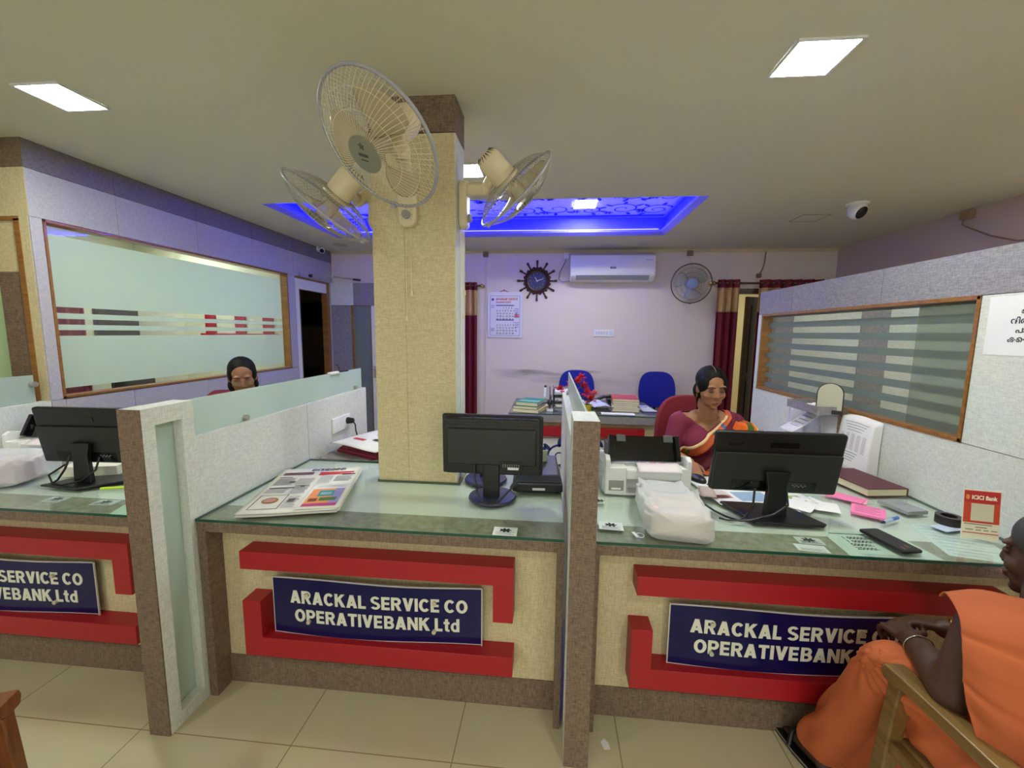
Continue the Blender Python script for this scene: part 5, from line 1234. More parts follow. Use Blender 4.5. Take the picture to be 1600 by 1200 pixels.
# flat black device and twin stand behind the round-based monitor
t = thing('flatbed_scanner', 'low black flatbed device beside the divider on the middle counter', 'scanner', (-.05, 2.1, GT))
Mp = rotz(-.052, 2.07, GT, math.radians(3)); b = MB(Mp); b.box(-.125, .115, -.15, .18, .006, .044); b.build('body', black, t, .006)
b = MB(Mp); b.add([(-.12, -.13, .044), (.11, -.13, .044), (.11, .175, .044), (-.12, .175, .044), (-.11, -.10, .075), (.10, -.10, .075), (.10, .17, .095), (-.11, .17, .095)], [(0, 3, 2, 1), (4, 5, 6, 7), (0, 1, 5, 4), (1, 2, 6, 5), (2, 3, 7, 6), (3, 0, 4, 7)]); b.build('lid', mat('slate_plastic', (58, 60, 72), .35), t, .008)
b = MB(Mp); b.box(-.03, .03, -.152, -.150, .015, .026); b.build('rating_label', paper, t)
for dx in (-.10, .09):
    for dy in (-.13, .15): 
        b = MB(Mp); b.cyl((dx, dy, 0), (dx, dy, .007), .008, n=10); b.build('foot', charcoal, t)
t = thing('slip_box', 'pale green slip standing behind the round-based monitor', 'slip', (-.025, 2.0, GT+.09)); t.location = (-.03, 2.14, GT+.096)
b = MB(rotz(-.03, 2.14, GT+.0885, .2)); b.box(-.022, .022, -.004, .004, 0, .06); b.build('slip', mat('pale_lime_paper', (206, 214, 180), .8), t)
t = thing('monitor_stand', 'round blue-grey monitor foot standing alone behind the round-based monitor', 'stand', (-.32, 2.06, GT)); 
b = MB(); b.lathe([(.001, 0), (.108, 0), (.110, .004), (.106, .012), (.06, .018), (.001, .02)], 40, 0, Matrix.Translation((-.322, 2.075, GT))); b.build('foot', mat('blue_grey_base', (44, 46, 66), .4), t, 0, 40); b = MB(); b.box(-.35, -.29, 2.06, 2.085, GT+.015, GT+.20); b.build('neck', black, t, .003)
# left counter bits
t = thing('note_block', 'thick white paper block behind the left monitor foot', 'paper block', (-2.35, 1.93, GT)); b = MB(rotz(-2.37, 1.93, GT, .25)); b.box(-.13, .13, -.06, .07, 0, .05); b.build('sheets', mat('cream_paper', (228, 222, 204), .8), t, .002)
t = thing('marker_pen', 'lime green highlighter by the left monitor foot', 'pen', (-2.02, 1.745, GT)); b = MB(); b.cyl((-2.10, 1.712, GT+.006), (-1.94, 1.765, GT+.006), .006, n=12); b.build('barrel', mat('lime_plastic', (190, 226, 40), .35), t, 0, 40); b = MB(); b.cyl((-1.94, 1.765, GT+.006), (-1.90, 1.778, GT+.006), .0065, n=12); b.build('cap', mat('lime_cap', (150, 200, 30), .35), t, 0, 40)
t = thing('marker_pen', 'blue pen behind the left monitor foot', 'pen', (-2.12, 1.95, GT)); b = MB(); b.cyl((-2.20, 1.945, GT+.008), (-2.07, 1.97, GT+.008), .008, n=12); b.build('barrel', mat('royal_blue_plastic', (40, 80, 190), .35), t, 0, 40)
t = thing('loose_papers', 'loose printed papers behind the left monitor', 'papers', (-2.1, 2.05, GT))
for k in range(3):
    b = MB(rotz(-2.10+.03*k, 2.06+.02*k, GT+.001*k, .2*k)); b.box(-.12, .12, -.08, .08, .001, .0016); b.build('sheet', paper, t)

# ------------------------------------------------------------------ right partition fittings
t = thing('side_desk', 'pale side desk along the right partition behind the counter', 'desk', (1.5, 2.8, 0)); b = MB(); b.box(1.30, 1.736, 2.36, 3.40, .745, .775); b.build('desk_top', white_lam, t, .002)
for y in (2.40, 3.33):
    b = MB(); b.box(1.32, 1.736, y, y+.03, 0, .745); b.build('side_leg', white_lam, t)
t = thing('wall_shelf', 'small grey shelf box fixed under the striped window', 'shelf', (1.66, 2.78, 1.09)); b = MB(); b.box(1.575, 1.738, 2.60, 2.92, 1.085, 1.092); b.box(1.575, 1.583, 2.60, 2.92, 1.092, 1.135); b.box(1.583, 1.738, 2.60, 2.608, 1.092, 1.135); b.box(1.583, 1.738, 2.912, 2.92, 1.092, 1.135); b.build('tray', grey_linen, t, .0015)
b = MB(); b.box(1.70, 1.738, 2.59, 2.61, .98, 1.135); b.build('end_bracket', brown, t, .002)
t = thing('table_mirror', 'round-topped small mirror standing on the wall shelf', 'mirror', (1.64, 2.62, 1.092))
pts = [(-.062, 0), (.062, 0)]+[(.062*math.cos(a), .115+.062*math.sin(a)) for a in [PI*i/16 for i in range(17)]]
Mm = frame((1.655, 2.625, 1.096), (.80, -.60, 0), (0, 0, 1)); b = MB(Mm); b.prism(pts, -.003, .003); b.build('glass', mat('pale_mirror_back', (196, 194, 172), .3), t)
b = MB(Mm); b.tube([(x, y, 0) for x, y in pts[1:]+[pts[0]]], .004, 6, 0, False, False); b.build('rim', charcoal, t); b = MB(Mm); b.box(-.064, .064, -.004, .02, -.02, .02); b.build('foot', charcoal, t, .003)
t = thing('folded_papers', 'crumpled white papers lying in the wall shelf', 'papers', (1.66, 2.68, 1.10)); b = MB(rotz(1.655, 2.70, 1.095, .5)); b.grid(lambda u, v: (-.045+.09*u, -.06+.12*v, .02+.022*abs(math.sin(u*5+v*4))), 8, 8); b.build('sheet', paper, t, 0, None, .001)
tb = thing('hanging_bag', 'pale plastic carrier hanging furthest back under the wall shelf', 'plastic bag', (1.69, 3.03, .93), 'plastic carriers hung under the wall shelf')
def hang(M, w, h, t, sd):
    b = MB(M)
    def fn(u, v): 
        k = 1-.25*(1-v) if True else 1
        return (-.02*math.sin(u*PI)-.012*math.sin(v*6+u*4+sd)*(1-abs(2*u-1)), -w/2*k+w*u*k, -h+h*v)
    b.grid(fn, 12, 14); b.build('bag_skin', bag_m, t, 0, 0, .003)
hang(rotz(1.718, 3.05, 1.075, 0), .21, .22, tb, 1)
tb = thing('hanging_bag', 'crumpled clear carrier hanging nearest under the wall shelf', 'plastic bag', (1.70, 2.66, .95), 'plastic carriers hung under the wall shelf'); hang(rotz(1.715, 2.70, 1.08, 0), .17, .26, tb, 4)
t = thing('receipt_sheet', 'curled printed receipt hanging from the wall shelf', 'paper', (1.66, 2.83, .95)); b = MB(); b.grid(lambda u, v: (1.70-.14*(1-v)**1.5, 2.76+.15*u+.05*(1-v), 1.075-.145*(1-v)), 6, 10); sh = b.build('sheet', paper, t, 0, 0, .001)
b = MB()
for k in range(5): 
    v = .25+.14*k; b.box(1.70-.14*(1-v)**1.5-.004, 1.70-.14*(1-v)**1.5-.003, 2.78+.05*(1-v), 2.88+.05*(1-v), 1.075-.145*(1-v), 1.075-.145*(1-v)+.004)
b.build('printed_lines', ink_soft, sh)
books = [((176, 168, 140), .036, 'lowest, tan'), ((150, 146, 128), .03, 'second lowest, grey'), ((198, 204, 160), .03, 'middle, pale green'), ((214, 214, 190), .026, 'second topmost, cream'), ((206, 200, 210), .016, 'topmost, lilac-white')]
z = .776
for k, (c, h, s) in enumerate(books):
    t = thing('register_book', s+' register in the pile on the side desk', 'book', (1.55, 2.78, z), 'pile of registers on the side desk'); M = rotz(1.545-.006*k, 2.79, z, math.radians(10-5*k))
    b = MB(M); b.box(-.10, .10, -.14, .14, 0, .002); b.box(-.10, .10, -.14, .14, h-.002, h-.0005); b.box(-.101, -.098, -.14, .14, 0, h-.0005); b.build('cover', mat('register_cover_%d' % k, c, .6), t); b = MB(M); b.box(-.097, .097, -.137, .137, .002, h-.002); b.build('page_block', mat('page_edges', (216, 212, 186), .8), t); z += h
t = thing('stapled_list', 'thick stapled lists of figures pinned to the right partition under the window', 'papers', (1.73, 2.44, .8))
for k in range(6):
    b = MB()
    def fn(u, v, k=k): 
        bow = .010*math.sin(v*PI)+.006*math.sin(u*3+v*2); return (1.733-.004*k-bow*(.4+.12*k)-.012*(1-v)*(k/5), 2.56-.245*u+.004*k, .805-.0*k+.30*v+.006*math.sin(u*4)-.002*k)
    b.grid(fn, 8, 12); s0 = b.build('sheet', paper, t, 0, 0, .0008)
b = MB()
def mark(u0, u1, v, h=.010):
    q = [Vector(fn(u0+(u1-u0)*i/4, v+h*j, 5))-Vector((.0012, 0, 0)) for j in (0, 1) for i in range(5)]
    b.add(q, [(i, i+1, i+6, i+5) for i in range(4)])
for k in range(4): mark(.14+.04*k, .82-.05*k, .90-.05*k)
for k in range(12):
    for c in range(5): mark(.10+.16*c, .20+.16*c, .68-.026*k, .008)
for k in range(4): mark(.12, .66-.04*k, .33-.05*k, .014)
b.build('printed_figures', ink_soft, t)
t = thing('paper_notice', 'white printed notice stuck on the right partition', 'notice', (XP, 1.75, 1.6)); b = MB(); b.box(XP-.0015, XP-.0003, 1.50, 1.868, 1.484, 1.712); nt_ = b.build('sheet', paper, t)
text('lettering', 'ഇടപാടുകൾ\nനിർബന്ധമായും\nപാസ് ബുക്ക്\nകൊണ്ടുവരണം', .030, ink, frame((XP-.0018, 1.66, 1.64), (0, -1, 0), (0, 0, 1)), nt_, 'CENTER', .0002, .0008, None, 1.15)

# ------------------------------------------------------------------ the rear desk
t = thing('office_desk', 'grey rear desk with red bracket and blue scroll panel', 'desk', (.35, 4.3, 0))
b = MB(); b.box(-.395, 1.06, 3.91, 4.80, .71, .782); b.build('desk_top', grey_linen, t, .003)
b = MB(); b.box(-.37, 1.03, 3.97, 3.99, .02, .71); b.build('front_panel', cream, t)
Mx = Matrix(((1, 0, 0, 0), (0, 0, 1, 0), (0, 1, 0, 0), (0, 0, 0, 1)))
b = MB(); b.prism([(-.20, .665), (-.20, .575), (.755, .575), (.755, .20), (.885, .20), (.885, .665)], 3.915, 3.97, 0, Mx); b.build('red_bracket', red, t, .002)
wp = mat('white_printed_board', (222, 224, 228), .4); sc = mat('blue_scroll_print', (44, 56, 120), .5)
b = MB(); b.box(-.22, .755, 3.955, 3.9699, .03, .545); pp = b.build('scroll_board', wp, t)
b = MB(); Ms = face_y(0, 3.9535, 0); rnd = random.Random(9)
for (x, z, r, a, s) in ((.09, .36, .13, .6, 1), (-.10, .30, .12, 3, -1), (.33, .40, .11, 1.2, -1), (.55, .42, .10, 2.2, 1), (.45, .22, .12, 5, 1), (.20, .16, .10, 4, -1), (.65, .24, .09, .3, -1)):
    scroll(b, Ms, x, z, r, 1.5, .022, a, s)
b.build('scroll_print', sc, pp)
for x in (-.37, 1.0):
    b = MB(); b.box(x, x+.03, 3.99, 4.78, .0, .71); b.build('side_panel', grey_linen, t)
b = MB(); b.box(-.39, 1.055, 3.905, 4.795, .784, .792); o = b.build('glass_sheet', [clear_green, edge_green])
for p in o.data.polygons:
    if abs(p.normal.z) < .5: p.material_index = 1
tag(o, 'green-edged glass sheet on the rear grey desk', 'glass top'); DZ = .793
def book(x, y, z, w, d, h, a, c, label, group, pages=(226, 220, 186)):
    t = thing('book', label, 'book', (x, y, z), group); M = rotz(x, y, z, math.radians(a))
    b = MB(M); b.box(-w/2, w/2, -d/2, d/2, 0, .003); b.box(-w/2, w/2, -d/2, d/2, h-.003, h-.0004); b.box(-w/2-.001, -w/2+.002, -d/2, d/2, 0, h-.0004); b.build('cover', mat('cover_%d_%d_%d' % c, c, .5), t)
    b = MB(M); b.box(-w/2+.002, w/2-.004, -d/2+.003, d/2-.003, .003, h-.003); b.build('page_block', mat('page_edges_%d' % pages[0], pages, .8), t); return t
book(-.185, 4.10, DZ, .26, .34, .03, -16, (206, 190, 150), 'pale tan book at the bottom of the left pile on the rear desk', 'pile of books at the left of the rear desk')
book(-.20, 4.10, DZ+.03, .24, .31, .028, -14, (70, 80, 110), 'dark blue book in the middle of the left pile on the rear desk', 'pile of books at the left of the rear desk')
tb = book(-.185, 4.11, DZ+.058, .22, .30, .035, -15, (16, 140, 104), 'green book on top of the left pile on the rear desk', 'pile of books at the left of the rear desk')
b = MB(rotz(-.185, 4.11, DZ+.0935, math.radians(-15))); b.box(-.10, .10, -.06, -.03, 0, .0006); b.build('white_band', white_pl, tb)
t = thing('paper_tube', 'white marker standing upright behind the green book', 'marker', (-.03, 4.3, DZ)); b = MB(); b.cyl((-.055, 4.28, DZ), (-.05, 4.30, DZ+.20), .016, n=14); b.build('tube', paper, t, 0, 40); b = MB(); b.cyl((-.05, 4.30, DZ+.20), (-.049, 4.303, DZ+.22), .012, n=14); b.build('cap', black, t, 0, 40)
# metal figurine
t = thing('desk_ornament', 'small dark metal propeller ornament on the rear desk', 'ornament', (.0, 4.06, DZ))
gun = mat('gun_metal', (70, 72, 70), .35, .8)
b = MB(); b.box(-.03, .03, 4.03, 4.09, DZ, DZ+.022); b.build('plinth', white_pl, t, .002)
b = MB(); b.ell((.0, 4.06, DZ+.085), (.03, .045, .03), 16, 10); b.tube([(0, 4.06, DZ+.02), (0, 4.06, DZ+.16)], .008, 8); b.build('body', gun, t, 0, 0)
for k in range(6):
    a = k*PI/3+.3; b = MB(); b.tube([(0, 4.06, DZ+.09), (.085*math.cos(a), 4.06+.05*math.sin(a), DZ+.09+.06*math.sin(a))], [.007, .003], 6); b.build('blade', gun, t)
b = MB(); b.tube([(0, 4.06, DZ+.16), (-.004, 4.06, DZ+.24)], .004, 6); b.build('mast', gun, t)
# stacked office trays behind divider
t = thing('letter_tray', 'stacked grey letter tray half hidden by the divider glass', 'tray', (.15, 4.35, DZ))
for k in range(3):
    b = MB(); z0 = DZ+.065*k; b.box(.03, .28, 4.25, 4.55, z0, z0+.006); b.box(.03, .036, 4.25, 4.55, z0, z0+.05); b.box(.274, .28, 4.25, 4.55, z0, z0+.05); b.box(.03, .28, 4.54, 4.55, z0, z0+.05); b.build('tray_tier', mat('tray_grey', (150, 152, 150), .4), t)
    b = MB(); b.box(.05, .26, 4.26, 4.53, z0+.007, z0+.03); b.build('paper_stack', paper, t)
for sx in (.033, .277):
    for sy_ in (4.253, 4.547):
        b = MB(); b.cyl((sx, sy_, DZ), (sx, sy_, DZ+.19), .004, n=8); b.build('riser', charcoal, t)
# red flowers in a yellow pot
t = thing('flower_arrangement', 'red artificial flowers in a small yellow pot on the rear desk', 'flowers', (.38, 4.15, DZ))
b = MB(); b.lathe([(.001, 0), (.035, 0), (.045, .06), (.041, .062), (.038, .05), (.001, .05)], 24, 0, Matrix.Translation((.37, 4.12, DZ))); b.build('pot', mat('yellow_pot', (196, 176, 30), .4), t, 0, 40)
fr = mat('red_petal', (206, 28, 36), .6, var=.25, vscale=40); gr = mat('dark_stem', (60, 70, 44), .6); rnd = random.Random(21)
for k, (x, y, z) in enumerate(((.24, 4.15, .17), (.10, 4.16, .19), (.27, 4.10, .28), (.33, 4.13, .23), (.36, 4.08, .17), (.40, 4.10, .11), (.30, 4.18, .31), (.20, 4.22, .24), (.43, 4.16, .15))):
    b = MB(); b.tube([(.37, 4.12, DZ+.05), (.37+(x-.37)*.4, 4.12+(y-4.12)*.5, DZ+z*.7), (x, y, DZ+z)], .0022, 5); b.build('stem', gr, t)
    b = MB()
    for q in range(16):
        a, e = rnd.uniform(0, 2*PI), rnd.uniform(-.6, 1.2); d = Vector((math.cos(a)*math.cos(e), math.sin(a)*math.cos(e), math.sin(e)))
        F = axis_frame(Vector((x, y, DZ+z))+d*.014, d); 
        b.grid(lambda u, v: ((u-.5)*.042*math.sin(PI*min(1, .15+v)), .008*math.sin(v*3), v*.052), 3, 4, 0, F)
    b.build('flower_head', fr, t, 0, 0, .001)
b = MB()
for k in range(6): 
    a = rnd.uniform(-.4, 1.0); b.tube([(.36, 4.12, DZ+.1), (.40+.1*math.cos(a), 4.12, DZ+.17+.16*math.sin(a)+.02*k)], .0012, 4)
b.build('twig', mat('pale_twig', (190, 180, 170), .6), t)
# papers, files, telephone
t = thing('crumpled_paper', 'crumpled white paper heap on the rear desk', 'papers', (.52, 4.35, DZ)); b = MB(rotz(.46, 4.40, DZ, .2)); b.grid(lambda u, v: (-.13+.27*u, -.14+.28*v, .004+.045*abs(math.sin(u*5+1)*math.sin(v*4+.6))), 10, 10); b.build('sheet', mat('lilac_paper', (216, 214, 232), .8), t, 0, None, .001)
t = thing('loose_sheet', 'flat white sheet at the front edge of the rear desk', 'papers', (.66, 4.0, DZ)); b = MB(rotz(.66, 4.0, DZ, -.06)); b.box(-.17, .14, -.05, .05, .0, .003); b.build('sheet', paper, t)
t = thing('stapler', 'black stapler on the rear desk beside the red files', 'stapler', (.52, 4.13, DZ)); b = MB(rotz(.52, 4.13, DZ, 0)); b.box(-.075, .075, -.018, .018, 0, .012); b.build('base', black, t, .004); b = MB(rotz(.52, 4.13, DZ, 0)); b.box(-.075, .06, -.016, .016, .016, .042); b.build('arm', black, t, .01)
cols = [((214, 204, 186), .022), ((190, 176, 150), .02), ((226, 220, 206), .018), ((170, 150, 120), .02), ((216, 208, 190), .018)]
z = DZ
for k, (c, h) in enumerate(cols):
    book(.755+.008*math.sin(k*2), 4.28, z, .25, .32, h, -6+5*math.sin(k*3), c, ('lowest', 'second lowest', 'third', 'fourth', 'fifth')[k]+' cream file counted from the bottom of the pile under the red file', 'pile of files on the rear desk'); z += h
book(.75, 4.29, z, .25, .32, .026, -5, (190, 62, 66), 'red file topping the pile on the rear desk', 'pile of files on the rear desk')
t = thing('desk_telephone', 'black telephone behind the pile of files on the rear desk', 'telephone', (.75, 4.62, DZ)); b = MB(); b.box(.62, .86, 4.56, 4.72, DZ, DZ+.05); b.build('base', black, t, .012); b = MB(); b.tube([(.50, 4.60, DZ+.03), (.58, 4.6, DZ+.075), (.70, 4.6, DZ+.085), (.86, 4.6, DZ+.08), (.90, 4.6, DZ+.06)], .02, 10); b.build('handset', black, t, 0, 50)
t = thing('loose_sheet', 'grey-printed sheet under the glass corner of the rear desk', 'papers', (.97, 4.3, DZ)); b = MB(rotz(.97, 4.35, DZ, .1)); b.box(-.07, .07, -.18, .18, 0, .0015); sh = b.build('sheet', mat('bluish_paper', (196, 204, 210), .6), t); b = MB(rotz(.98, 4.45, DZ+.0016, .1)); b.tube([(.03*math.cos(a), .05*math.sin(a), 0) for a in [2*PI*i/20 for i in range(20)]], .004, 4, 0, False, True); b.build('round_stamp', mat('plum_stamp', (150, 110, 150), .7), sh)

# ------------------------------------------------------------------ office chairs
blue_f = mat('blue_chair_cloth', (20, 30, 140), .85, var=.12, vscale=90, bump=.15)
def office_chair(x, y, yaw, m, label, bw=.46, bh=.46, zb=.62, group=None, arm=False):
    """yaw 0 faces -Y (the camera side)"""
    t = thing('office_chair', label, 'office chair', (x, y, 0), group); M = rotz(x, y, 0, yaw)
    b = MB(M)
    def pad(W, H, T, Mp, curve):
        n = 22; rings = [(-1, .80), (-.7, .97), (0, 1.0), (.7, .97), (1, .80)]
        out = []
        for (zz, s) in rings:
            for k in range(36):
                a = 2*PI*k/36; ca, sa = math.cos(a), math.sin(a); px_ = math.copysign(abs(ca)**.62, ca)*W/2*s; py_ = math.copysign(abs(sa)**.62, sa)*H/2*s
                if py_ > 0: px_ *= (1-.10*(py_/(H/2)))
                out.append((px_, py_, zz*T/2+curve*(px_/(W/2))**2))
        f = [(i*36+k, i*36+(k+1) % 36, (i+1)*36+(k+1) % 36, (i+1)*36+k) for i in range(4) for k in range(36)]
        # domed caps
        base = len(out); out += [(0, 0, -T/2*1.15), (0, 0, T/2*1.15)]
        f += [(base, (k+1) % 36, k) for k in range(36)]+[(base+1, 4*36+k, 4*36+(k+1) % 36) for k in range(36)]
        b.add(out, f, 0, Mp)
    Mb = Matrix(((1, 0, 0, 0), (0, .10, -.995, .20), (0, .995, .10, zb+bh/2), (0, 0, 0, 1)))
    pad(bw, bh, .07, Mb, .04); b.build('backrest', m, t, 0, 50)
    b = MB(M); pad(.48, .46, .08, Matrix.Translation((0, -.03, .46)), 0); b.build('seat', m, t, 0, 50)
    b = MB(M); b.tube([(0, .05, .42), (0, .22, .43), (0, .27, .55), (0, .26, zb+.12)], .02, 8); b.build('back_bracket', black, t, 0, 50)
    b = MB(M); b.cyl((0, 0, .08), (0, 0, .43), .026, n=14); b.build('gas_column', chrome, t, 0, 40)
    for k in range(5):
        a = 2*PI*k/5+.3; b = MB(M); b.tube([(0, 0, .10), (.27*math.cos(a), .27*math.sin(a), .06)], [.026, .017], 8); lg = b.build('base_spoke', black, t, 0, 40)
        b = MB(M); b.cyl((.27*math.cos(a)-.012, .27*math.sin(a), .028), (.27*math.cos(a)+.012, .27*math.sin(a), .028), .028, n=14); b.build('castor', black, lg, 0, 40)
    if arm:
        for s in (-1, 1):
            b = MB(M); b.tube([(s*.24, .05, .45), (s*.28, .05, .50), (s*.28, .02, .64), (s*.28, -.12, .66), (s*.28, .12, .66)], .016, 8); b.build('armrest', black, t, 0, 50)
    return t
office_chair(.335, 5.25, 0, blue_f, 'blue cushioned office chair behind the divider glass, left of the pair', group='blue office chairs at the rear')
c2 = office_chair(1.345, 5.25, 0, blue_f, 'blue cushioned office chair behind the right end of the rear desk', group='blue office chairs at the rear')
office_chair(1.00, 2.80, math.radians(12), mat('maroon_chair_cloth', (122, 20, 36), .8, var=.1, vscale=80, bump=.12), 'high-backed maroon office chair under the sari-clad clerk', .50, .58, .55, None)
# cabin contents seen through the clear stripes of the left window
t = thing('curtain', 'dark maroon curtain inside the left cabin, seen through the window stripes', 'curtain', (-4.93, 3.95, .2), 'maroon curtains on the back wall'); b = MB(); b.grid(lambda u, v: (-4.94+.03*math.sin(u*25), 3.66+.40*u, .3+1.9*v), 40, 6); b.build('drape', maroon, t, 0, 0, .004)
t = thing('cabin_television', 'black screen on the cabin wall behind the striped window', 'television', (-4.97, 4.4, 1.5)); b = MB(); b.box(-4.995, -4.95, 4.18, 4.66, 1.40, 1.76); b.build('housing', black, t, .006); b = MB(); b.box(-4.95, -4.948, 4.20, 4.64, 1.42, 1.74); b.build('screen', black_gloss, t)
t = thing('cabin_desk', 'plain desk inside the left cabin below the window', 'desk', (-4.0, 3.4, 0)); b = MB(); b.box(-4.5, -3.6, 2.7, 4.5, .74, .78); b.build('desk_top', cream, t, .003); 
for y in (2.72, 4.45):
    b = MB(); b.box(-4.48, -3.62, y, y+.03, 0, .74); b.build('side_panel', cream, t)
t = thing('computer_monitor', 'black monitor on the desk inside the left cabin', 'monitor', (-4.0, 3.66, .78)); b = MB(); b.box(-4.02, -3.98, 3.46, 3.86, .86, 1.12); b.build('housing', black, t, .006); b = MB(); b.box(-4.03, -3.97, 3.62, 3.70, .78, .88); b.build('stand', black, t)
t = thing('red_bar_panel', 'red bars on the end wall inside the left cabin', 'decoration', (-3.9, 4.71, 1.4)); b = MB()  # red bars put where red shapes show in the window stripes
b.box(-4.2, -3.2, 4.70, 4.719, 1.455, 1.50); b.build('red_rail', red, t)
for x in (-4.13, -3.75, -3.40):
    b = MB(); b.box(x, x+.13, 4.70, 4.719, 1.50, 1.80); b.build('red_upright', red, t)
t = thing('steel_cupboard', 'dark cupboard in the unlit store behind the left doorway', 'cupboard', (-4.0, 6.2, 0)); b = MB(); b.box(-4.3, -3.75, 6.1, 6.49, 0, .95); b.build('body', black, t, .004); b = MB(); b.box(-4.28, -3.77, 6.085, 6.10, .05, .93); b.build('door', charcoal, t, .003)
t = thing('dark_window_unit', 'dark framed unit high on the store wall behind the left doorway', 'cabinet', (-3.9, 6.45, 1.7)); b = MB(); b.box(-4.1, -3.55, 6.44, 6.499, 1.62, 2.0); b.build('frame', charcoal, t, .004); b = MB(); b.box(-4.07, -3.58, 6.43, 6.44, 1.65, 1.97); b.build('pane', black_gloss, t)
# litter on the floor
t = thing('paper_scrap', 'small torn white scrap on the floor by the divider post', 'scrap', (.24, 1.44, 0)); b = MB(rotz(.237, 1.442, .0004, .3)); b.prism([(-.010, -.02), (.012, -.022), (.016, .002), (.006, .022), (-.012, .012)], 0, .001); b.build('scrap', paper, t)
# ------------------------------------------------------------------ people
def blob(name, prims, voxel, m, parent=None, smooth=4, offset=0.0, post=None):
    """one continuous surface from overlapping tapered limbs and ellipsoids"""
    b = MB()
    for p in prims:
        if p[0] == 'c':
            _, a, c, r0, r1 = p; a, c = Vector(a), Vector(c); r0 += offset; r1 += offset
            b.tube([a, c], [r0, r1], 20); b.ell(a, (r0, r0, r0), 20, 12); b.ell(c, (r1, r1, r1), 20, 12)
        elif p[0] == 'e':
            _, c, r = p[:3]; R = p[3] if len(p) > 3 else None
            r = tuple(q+offset for q in r)
            if R is None: b.ell(c, r, 28, 18)
            else: b.ell((0, 0, 0), r, 28, 18, 0, Matrix.Translation(c) @ R)
    o = b.build(name, m, parent, 0, 0)
    md = o.modifiers.new('remesh', 'REMESH'); md.mode = 'VOXEL'; md.voxel_size = voxel
    if smooth:
        sm = o.modifiers.new('smooth', 'SMOOTH'); sm.factor = .5; sm.iterations = smooth
    apply_mesh(o)
    me = o.data
    if post:
        for v in me.vertices: v.co = post(v.co.copy())
    me.polygons.foreach_set('use_smooth', [True]*len(me.polygons)); me.materials.clear(); me.materials.append(m)
    return o
def skin_mat(name, c, c2):
    m, nt, b = new_mat(name)
    tc = N(nt, 'ShaderNodeTexCoord'); no = N(nt, 'ShaderNodeTexNoise'); no.inputs['Scale'].default_value = 9; no.inputs['Detail'].default_value = 6
    nt.links.new(tc.outputs['Object'], no.inputs['Vector'])
    mx = N(nt, 'ShaderNodeMix', data_type='RGBA'); mx.inputs[6].default_value = lin(c); mx.inputs[7].default_value = lin(c2)
    nt.links.new(no.outputs[0], mx.inputs[0]); nt.links.new(mx.outputs[2], b.inputs['Base Color'])
    b.inputs['Roughness'].default_value = .5; b.inputs['Subsurface Weight'].default_value = .06; b.inputs['Subsurface Radius'].default_value = (.01, .004, .002)
    b.inputs['Specular IOR Level'].default_value = .4
    return m
skin_f = skin_mat('warm_brown_skin', (150, 102, 72), (164, 114, 82)); skin_l = skin_mat('brown_skin', (140, 96, 70), (152, 106, 78)); skin_d = skin_mat('dark_brown_skin', (70, 47, 36), (84, 57, 43))
hair_m = mat('black_hair', (10, 9, 10), .62, var=.3, vscale=120, bump=.3, spec=.2); lip_m = mat('lip_skin', (126, 66, 60), .45); lash = mat('dark_lash', (26, 18, 16), .6)
hair_grey = mat('grey_black_hair', (62, 60, 60), .6, var=.5, vscale=160, bump=.3); lid_m = mat('eyelid_skin', (112, 74, 54), .5)
silver = mat('silver_bangle', (200, 200, 196), .2, 1.0); gold_m = mat('gold_bangle', (214, 168, 70), .25, 1.0)
def head_prims(scale=1.0, full=1.0):
    return [('e', (0, .014, .036), (.073, .092, .080)), ('e', (0, -.026, -.022), (.064*full, .060, .080)), ('e', (0, -.032, -.070), (.053*full, .050, .042)),
            ('e', (0, -.066, -.100), (.022, .020, .017)), ('c', (0, -.083, .012), (0, -.0955, -.026), .0068, .0105), ('e', (.0115, -.088, -.032), (.008, .0095, .007)), ('e', (-.0115, -.088, -.032), (.008, .0095, .007)),
            ('e', (0, -.089, -.060), (.023, .010, .0065)), ('e', (0, -.087, -.071), (.019, .010, .008)),
            ('e', (.031, -.074, .030), (.026, .010, .008)), ('e', (-.031, -.074, .030), (.026, .010, .008)),
            ('e', (.038*full, -.055, -.028), (.025, .024, .026)), ('e', (-.038*full, -.055, -.028), (.025, .024, .026)),
            ('e', (.076, .004, -.006), (.010, .019, .031)), ('e', (-.076, .004, -.006), (.010, .019, .031)), ('c', (0, .02, -.06), (0, .035, -.13), .050, .050)]
def xf_prims(pr, M):
    R = M.to_3x3().normalized().to_4x4(); out = []
    for p in pr:
        if p[0] == 'c': out.append(('c', M @ Vector(p[1]), M @ Vector(p[2]), p[3], p[4]))
        else: out.append(('e', M @ Vector(p[1]), p[2], R @ (p[3] if len(p) > 3 else Matrix.Identity(4))))
    return out
def head_frame(c, yaw, pitch, roll=0):
    return Matrix.Translation(c) @ Matrix.Rotation(yaw, 4, 'Z') @ Matrix.Rotation(pitch, 4, 'X') @ Matrix.Rotation(roll, 4, 'Y')
